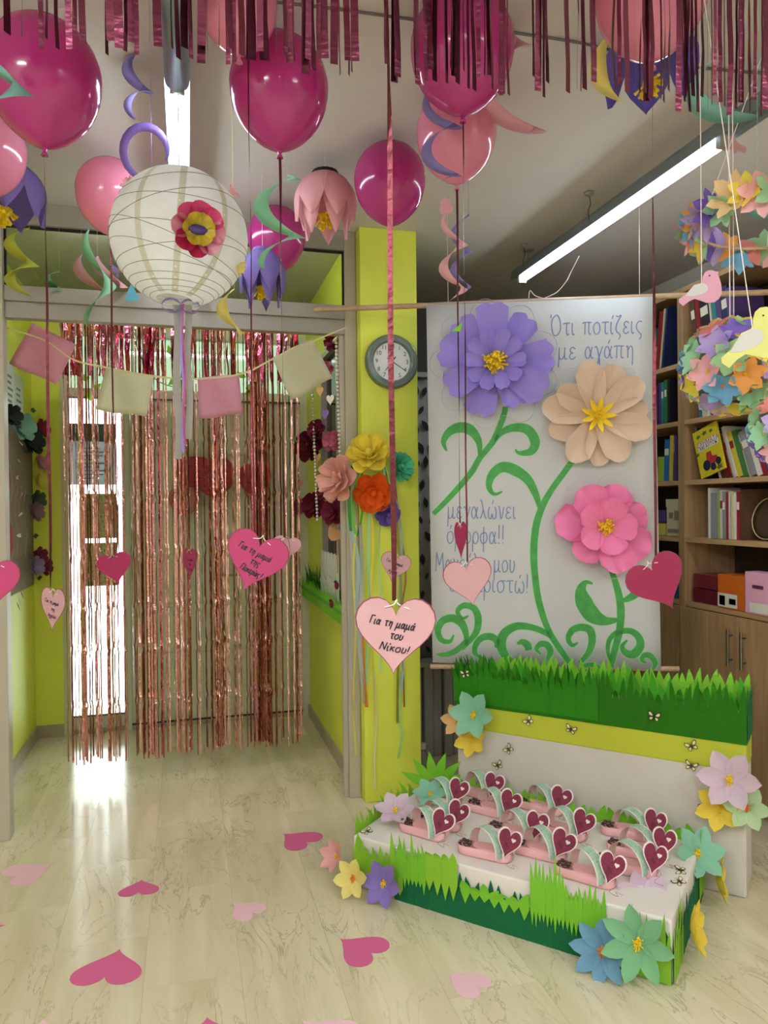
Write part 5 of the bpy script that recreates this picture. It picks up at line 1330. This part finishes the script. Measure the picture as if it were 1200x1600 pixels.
HRr = .235; pts = [V((HRr*math.cos(2*PI*i/40), HRr*math.sin(2*PI*i/40), 0)) for i in range(41)]
MB().tube(pts, .004, 6, False).local('hoop', ROD, t)
rnd = random.Random(4)
for i in range(46):
    a = 2*PI*i/46; d = V((math.cos(a), math.sin(a), rnd.uniform(-.9, .5))).normalized()
    flower(nframe(V((HRr*math.cos(a), HRr*math.sin(a), 0)) + d*.012, d, rnd.uniform(0, 6)), rnd.uniform(.045, .058), CS[(i*3 + 2) % len(CS)], 6, 'point', YEL, parent=t, lift=.5, wd=.65, cr=.16, nu=3, nv=4)
for a in (PI*.75, PI*1.3, .2, PI*.35): MB().tube([(HRr*math.cos(a), HRr*math.sin(a), 0), (.0, 0, H - hc.z)], .0011, 5).local('string', TAGW, t)
BO = [(475,1180),(440,1182),(400,1165),(350,1165),(310,1190),(285,1240),(275,1310),(180,1335),(80,1450),(0,1500),(0,1540),(50,1585),(120,1530),(190,1500),(250,1520),(330,1550),(420,1545),(480,1500),(510,1430),(505,1340),(480,1250),(465,1215)]
BWG = [(275,1318),(320,1330),(345,1370),(330,1420),(260,1455),(160,1475),(70,1470),(110,1420),(180,1345)]
def bird(label, c, s, m, M=None, strlen=.5):
    t = thing('paper_bird', label, 'paper bird', M or facing(c), 'hanging paper birds')
    f = lambda l: [((x-262)/510*s, -(y-1380)/510*s) for x, y in l]
    MB().prism(f(BO)[::-1], -.0008, .0008).local('body', m, t)
    MB().prism(f(BWG)[::-1], .001, .002).local('wing', paper('wing_grey', '#c9c8c4'), t)
    e = MB().ball(((365-262)/510*s, -(1228-1380)/510*s, .001), .0022, 6, 4); e.local('eye', INK, t)
    p = wm(t).translation
    x_, y_ = f([(270, 1330)])[0]
    MB().tube([(x_, y_, .0005), (x_, H - p.z, .0005)], .0011, 5).local('string', TAGW, t)
bird('pink paper bird hanging above the flower ball', P(1095, 451, 1.8), .105, paper('bird_pink', '#dca6bc', .25))
bird('pale yellow paper bird in front of the flower ball', P(1175, 526, 1.6), .145, paper('bird_yellow', '#d8d886', .25), facing(P(1176, 527, 1.6), 0, 8))
# ================================================================== CORRIDOR DETAIL
# left board
XL = -.968
bd = thing('pin_board', 'brown paper board with red shapes and flowers on the corridor wall', 'board', V((XL, 4.75, 1.0)))
MB().box((XL, 4.33, 1.02), (XL+.02, 5.12, 2.02)).build('panel', mat('kraft', '#7d6a48', rough=.85, noise=.12, nscale=12), bd)
for k, (y_, z_, s) in enumerate(((4.44, 1.66, .06), (4.45, 1.33, .10))):
    MB().ball((XL+.022, y_, z_), s, 12, 8, (.12, .8, 1)).build('red_shape', paper('red_card', '#a8322c'), bd, True)
mb = MB()
for k in range(4):
    y0_ = 4.5 + .12*k; mb.tube(smoothpath([(XL+.021, y0_, 1.75-.06*k), (XL+.021, y0_+.05, 1.62), (XL+.021, y0_-.03, 1.5), (XL+.021, y0_+.05, 1.36), (XL+.021, y0_, 1.22)], 6), .0022, 4)
mb.build('chalk_scroll', paper('chalk', '#bba888'), bd)
for k in range(6):
    link('small_blossom', petal(('blos',), .028, .024, TAGW, 'round', .4, .2, .4, 3, 3), bd, wm(bd).inverted() @ frame(V((XL+.024, 4.62+.05*(k % 3), 1.35+.11*k)), (0, math.cos(k), math.sin(k)), (0, -math.sin(k), math.cos(k))))
SHEETS = [(4.40, 4.72, 2.02, 2.34, '#cdd6cf', 'white printed sheet, nearer one above the board'), (4.72, 4.95, 1.98, 2.30, '#bcc8be', 'white printed sheet, farther one above the board')]
for (ya, yb, za, zb, c, lb) in SHEETS:
    t = thing('printed_sheet', lb, 'sheet', V((XL, (ya+yb)/2, za)))
    MB().box((XL, ya, za-.08), (XL+.004, yb, zb)).build('paper', mat('sheet_' + c, c, rough=.6), t)
    mb = MB()
    for k in range(7): mb.box((XL+.004, ya+.05, za + .02 + .035*k), (XL+.0048, yb - .05 - .03*((k*3) % 4)*.4, za + .034 + .035*k))
    mb.build('printed_lines', mat('sheet_ink', '#6d7a74', rough=.7), t)
wr_ = thing('flower_garland', 'garland of cloth flowers and dark leaves on the board edge', 'garland', V((XL+.05, 4.95, 1.6)))
gy = [(30,668,'fb_mint','#7fae9c'),(15,650,'gk','#1d2320'),(45,690,'gk2','#26302a'),(52,690,'gg','#3f9a5a'),(62,670,'gr','#9c2440'),(58,700,'gy','#d8cf5c'),(62,722,'gp','#d39aa4'),(60,752,'gy','#e0d44a'),(55,782,'gd','#4b5a3c'),(52,800,'gd2','#8a6a70'),(58,870,'gm','#7d2444'),(66,885,'gm','#8e2a4c'),(52,885,'gl','#8b7f9c')]
for i, (px, py, nm, c) in enumerate(gy):
    p = onX(px, py, XL+.055)
    flower(wm(wr_).inverted() @ nframe(p, (.8, -.6, .1), i), .062 if i not in (0, 2) else .085, mat('cloth_' + nm, c, rough=.8, trans=.2), 6, 'round', mat('cloth_ctr', '#c8b860', rough=.8) if c[1] in 'de' else INK, parent=wr_, layers=2, wd=.75, lift=.35, nu=3, nv=4, cr=.15)
mb = MB()
for k in range(14):
    p = onX(48 + 10*math.sin(k*1.7), 640 + 22*k, XL+.03); a = k*2.1
    d = V((.3, math.cos(a), math.sin(a))).normalized(); s_ = d.cross(V((1, 0, 0))).normalized()
    mb.ribbon([p, p+d*.03, p+d*.07], [s_]*3, [.01, .035, .002])
for k in range(5):
    p = onX(38 - 3*k, 905 + 9*k, XL+.03); d = V((.2, .35*(-1)**k, -.8)).normalized(); s_ = d.cross(V((1, 0, 0))).normalized()
    mb.ribbon([p, p+d*.025, p+d*.06], [s_]*3, [.004, .018, .001])
mb.build('leaves', mat('leaf_dark', '#31442c', rough=.6), wr_)
# right corridor wall: grass ledge, pickets, pearls, flowers
XR = .838
gl = thing('grass_ledge', 'green paper grass strip along the corridor wall ledge', 'paper grass', V((XR, 4.5, .9)))
MB().box((XR-.06, 3.80, .925), (XR, 5.2, .945)).build('ledge_board', paper('ledge_green', '#5fb03a', .1), gl)
grass('grass_strip', gl, (XR-.055, 3.80, 0), (XR-.055, 5.2, 0), .87, .09, .03, .08, 50, G_LITE, (-1, 0, 0), 31, .02)
grass('grass_strip', gl, (XR-.02, 3.80, 0), (XR-.02, 5.2, 0), .93, .06, .06, .14, 44, G_MID, (-1, 0, 0), 32, .03)
pk = thing('picket_fence', 'small pale picket fence standing on the grass ledge', 'fence', V((XR-.03, 4.2, .95)))
for k in range(6):
    y_ = 4.00 + .095*k
    MB().prism([(0, 0), (.06, 0), (.06, .27), (0, .28)], -.005, .005, frame((XR-.032, y_, .95), (0, 1, 0), (0, 0, 1))).build('picket', paper('picket_white', '#c9ceb8', .05), pk)
MB().box((XR-.036, 3.99, 1.03), (XR-.026, 4.57, 1.05)).build('rail', paper('picket_white', '#c9ceb8', .05), pk)
CR_ = mat('cloth_crimson', '#7c1a38', rough=.85, trans=.15); CP_ = mat('cloth_rose', '#c06a80', rough=.85, trans=.15)
fg = thing('rose_garland', 'crimson cloth roses and pearl strands hanging at the corridor window', 'garland', onX(515, 500, XR-.04))
for px, py, r, m_ in ((488, 698, .10, CR_), (497, 672, .06, CR_), (521, 690, .055, CP_), (512, 580, .05, CP_), (493, 790, .08, CR_), (470, 792, .055, CP_), (508, 770, .045, CR_), (522, 535, .05, CR_), (530, 690, .05, CP_), (524, 800, .07, CR_)):
    rose(wm(fg).inverted() @ nframe(onX(px, py, XR-.06), (-.7, -.7, .1)), r, m_, fg, 'cloth_rose')
PEARL = mat('pearl', '#d9d4c4', rough=.25)
def pearls(a, b, name='pearl_strand'):
    a = V(a); b = V(b); n = int((b-a).length/.021); mb = MB()
    for i in range(n): mb.ball(a.lerp(b, (i+.5)/n), .0088, 7, 5)
    o = mb.build(name, PEARL, fg, True); o['kind'] = 'stuff'
pearls(onX(487, 595, XR-.09), onX(496, 815, XR-.09)); pearls(onX(525, 520, XR-.08), onX(531, 715, XR-.08)); pearls(onX(508, 545, XR-.07), onX(530, 525, XR-.07))
HCO = paper('mini_heart_pink', '#d8a0a4', .2)
for i, (px, py, c) in enumerate(((470, 755, HCO), (505, 735, HCO), (500, 612, PEACH), (516, 625, TAGW), (508, 648, LAV), (496, 716, PEACH))):
    tag(MB().prism(heart_pts(.05, .06), -.001, .001).local('mini_heart', c, M=frame(onX(px, py, XR-.07), (.7, -.7, 0), (0, 0, 1))), ['small pink heart on the corridor wall right of the foil curtain', 'small pink heart under the crimson roses', 'small peach heart right of the cream flag', 'small white heart beside the pearl strand', 'small violet heart above the crimson roses', 'small peach heart on the left pearl strand'][i], 'paper heart')
t = thing('wooden_bird', 'small tan wooden bird on a stick above the picket fence', 'bird', frame(onX(527, 832, XR-.05), (.55, -.83, 0), (0, 0, 1)))
fb_ = lambda l: [(-(x-262)/510*.14, -(y-1380)/510*.14) for x, y in l]
MB().prism(fb_(BO), -.004, .004).local('body', mat('bird_tan', '#b98d64', rough=.7), t)
MB().tube([(0, -.04, 0), (0, -.22, 0)], .004, 6).local('stick', mat('bird_tan', '#b98d64', rough=.7), t)
for px, py, lb in ((518, 944, 'red ladybird toy on the grass ledge'), (526, 915, 'small pink bud on the grass ledge, upper right')):
    t = thing('ladybird' if 'lady' in lb else 'paper_bud', lb, 'decoration', onX(px, py, XR-.065))
    MB().ball((0, 0, 0), .018, 10, 6, (.7, .9, 1.2)).local('body', CR_, t, True); MB().ball((-.006, 0, .02), .009, 8, 5).local('head', INK, t, True)
# strawberries hung at the door
SB = mat('strawberry_red', '#cf4a60', rough=.6, trans=.3, noise=.2, nscale=15); SBP = mat('strawberry_pink', '#dd9290', rough=.6, trans=.3)
def berry(label, px, py, r, m_):
    c = onY(px, py, 5.18 if 'middle' not in label else 5.08); t = thing('paper_strawberry', label, 'strawberry', c, 'strawberry decorations on the door')
    MB().lathe([(.001, -r*1.0), (r*.4, -r*.88), (r*.78, -r*.5), (r*.98, r*.05), (r*.95, r*.5), (r*.65, r*.85), (.001, r*.92)], 20, Matrix.Diagonal((1, .35, 1, 1))).local('fruit', m_, t, True)
    for i in range(6): link('sepal', petal(('sepal', round(r, 3)), r*.6, r*.3, G_MID, 'point', -.2, -.3, .3, 3, 4), t, T(0, 0, r*.88) @ Matrix.Diagonal((1, .5, 1, 1)) @ RZ(2*PI*i/6))
    mb = MB(); rn = random.Random(px)
    for i in range(16):
        a = rn.uniform(PI*1.1, PI*1.9); z = rn.uniform(-.6, .55); k_ = .95*math.sqrt(max(.05, 1 - (z*.85)**2)); mb.ball((r*k_*math.cos(a), r*k_*.36*math.sin(a) - .002, r*z), .004, 5, 4, (1, 1, 1.6))
    mb.local('seeds', INK, t)['kind'] = 'stuff'
berry('red strawberry at the door behind the foil, upper left one', 303, 738, .12, SB); berry('red strawberry at the door behind the foil, middle one', 335, 745, .14, SB); berry('pink strawberry at the door, lowest one', 288, 782, .105, SBP); berry('red strawberry at the door, right one', 398, 748, .115, SB)
for px, py, lb in ((206, 455, 'small blue paper drop left of the paper lantern foot'), (313, 452, 'small blue paper drop right of the paper lantern foot')):
    c = onY(px, py, 3.6); t = thing('paper_drop', lb, 'paper cut-out', c)
    MB().prism([(0, .05), (-.012, .01), (-.03, -.03), (-.026, -.045), (.026, -.045), (.03, -.03), (.012, .01)], -.0006, .0006, RX(PI/2)).local('drop', paper('drop_blue', '#6fb2c6', .3), t)
    MB().tube([(0, 0, .05), (0, 0, H - c.z)], .0007, 4).local('thread', TAGW, t)
# sprigs in the transom
mb = MB(); t = thing('leafy_sprig', 'thin green leafy sprigs hanging in front of the door transom', 'sprig', onY(270, 560, 5.1))
for k, (px, py) in enumerate(((262, 550), (268, 555), (276, 592), (282, 588), (279, 605), (140, 590), (136, 612), (145, 610), (384, 590), (390, 600), (382, 615))):
    p = onY(px, py, 5.1); a = k*1.9; d = V((math.cos(a), 0, math.sin(a))); s_ = V((-math.sin(a), 0, math.cos(a)))
    mb.ribbon([p, p+d*.03, p+d*.07], [s_]*3, [.006, .045, .002])
mb.build('leaves', G_LIME, t); MB().tube(smoothpath([V((-.30, 5.23, 2.68)), onY(215, 545, 5.1), onY(240, 590, 5.1), onY(275, 605, 5.1), onY(300, 600, 5.1)], 5), .003, 5).build('stem', G_MID, t)
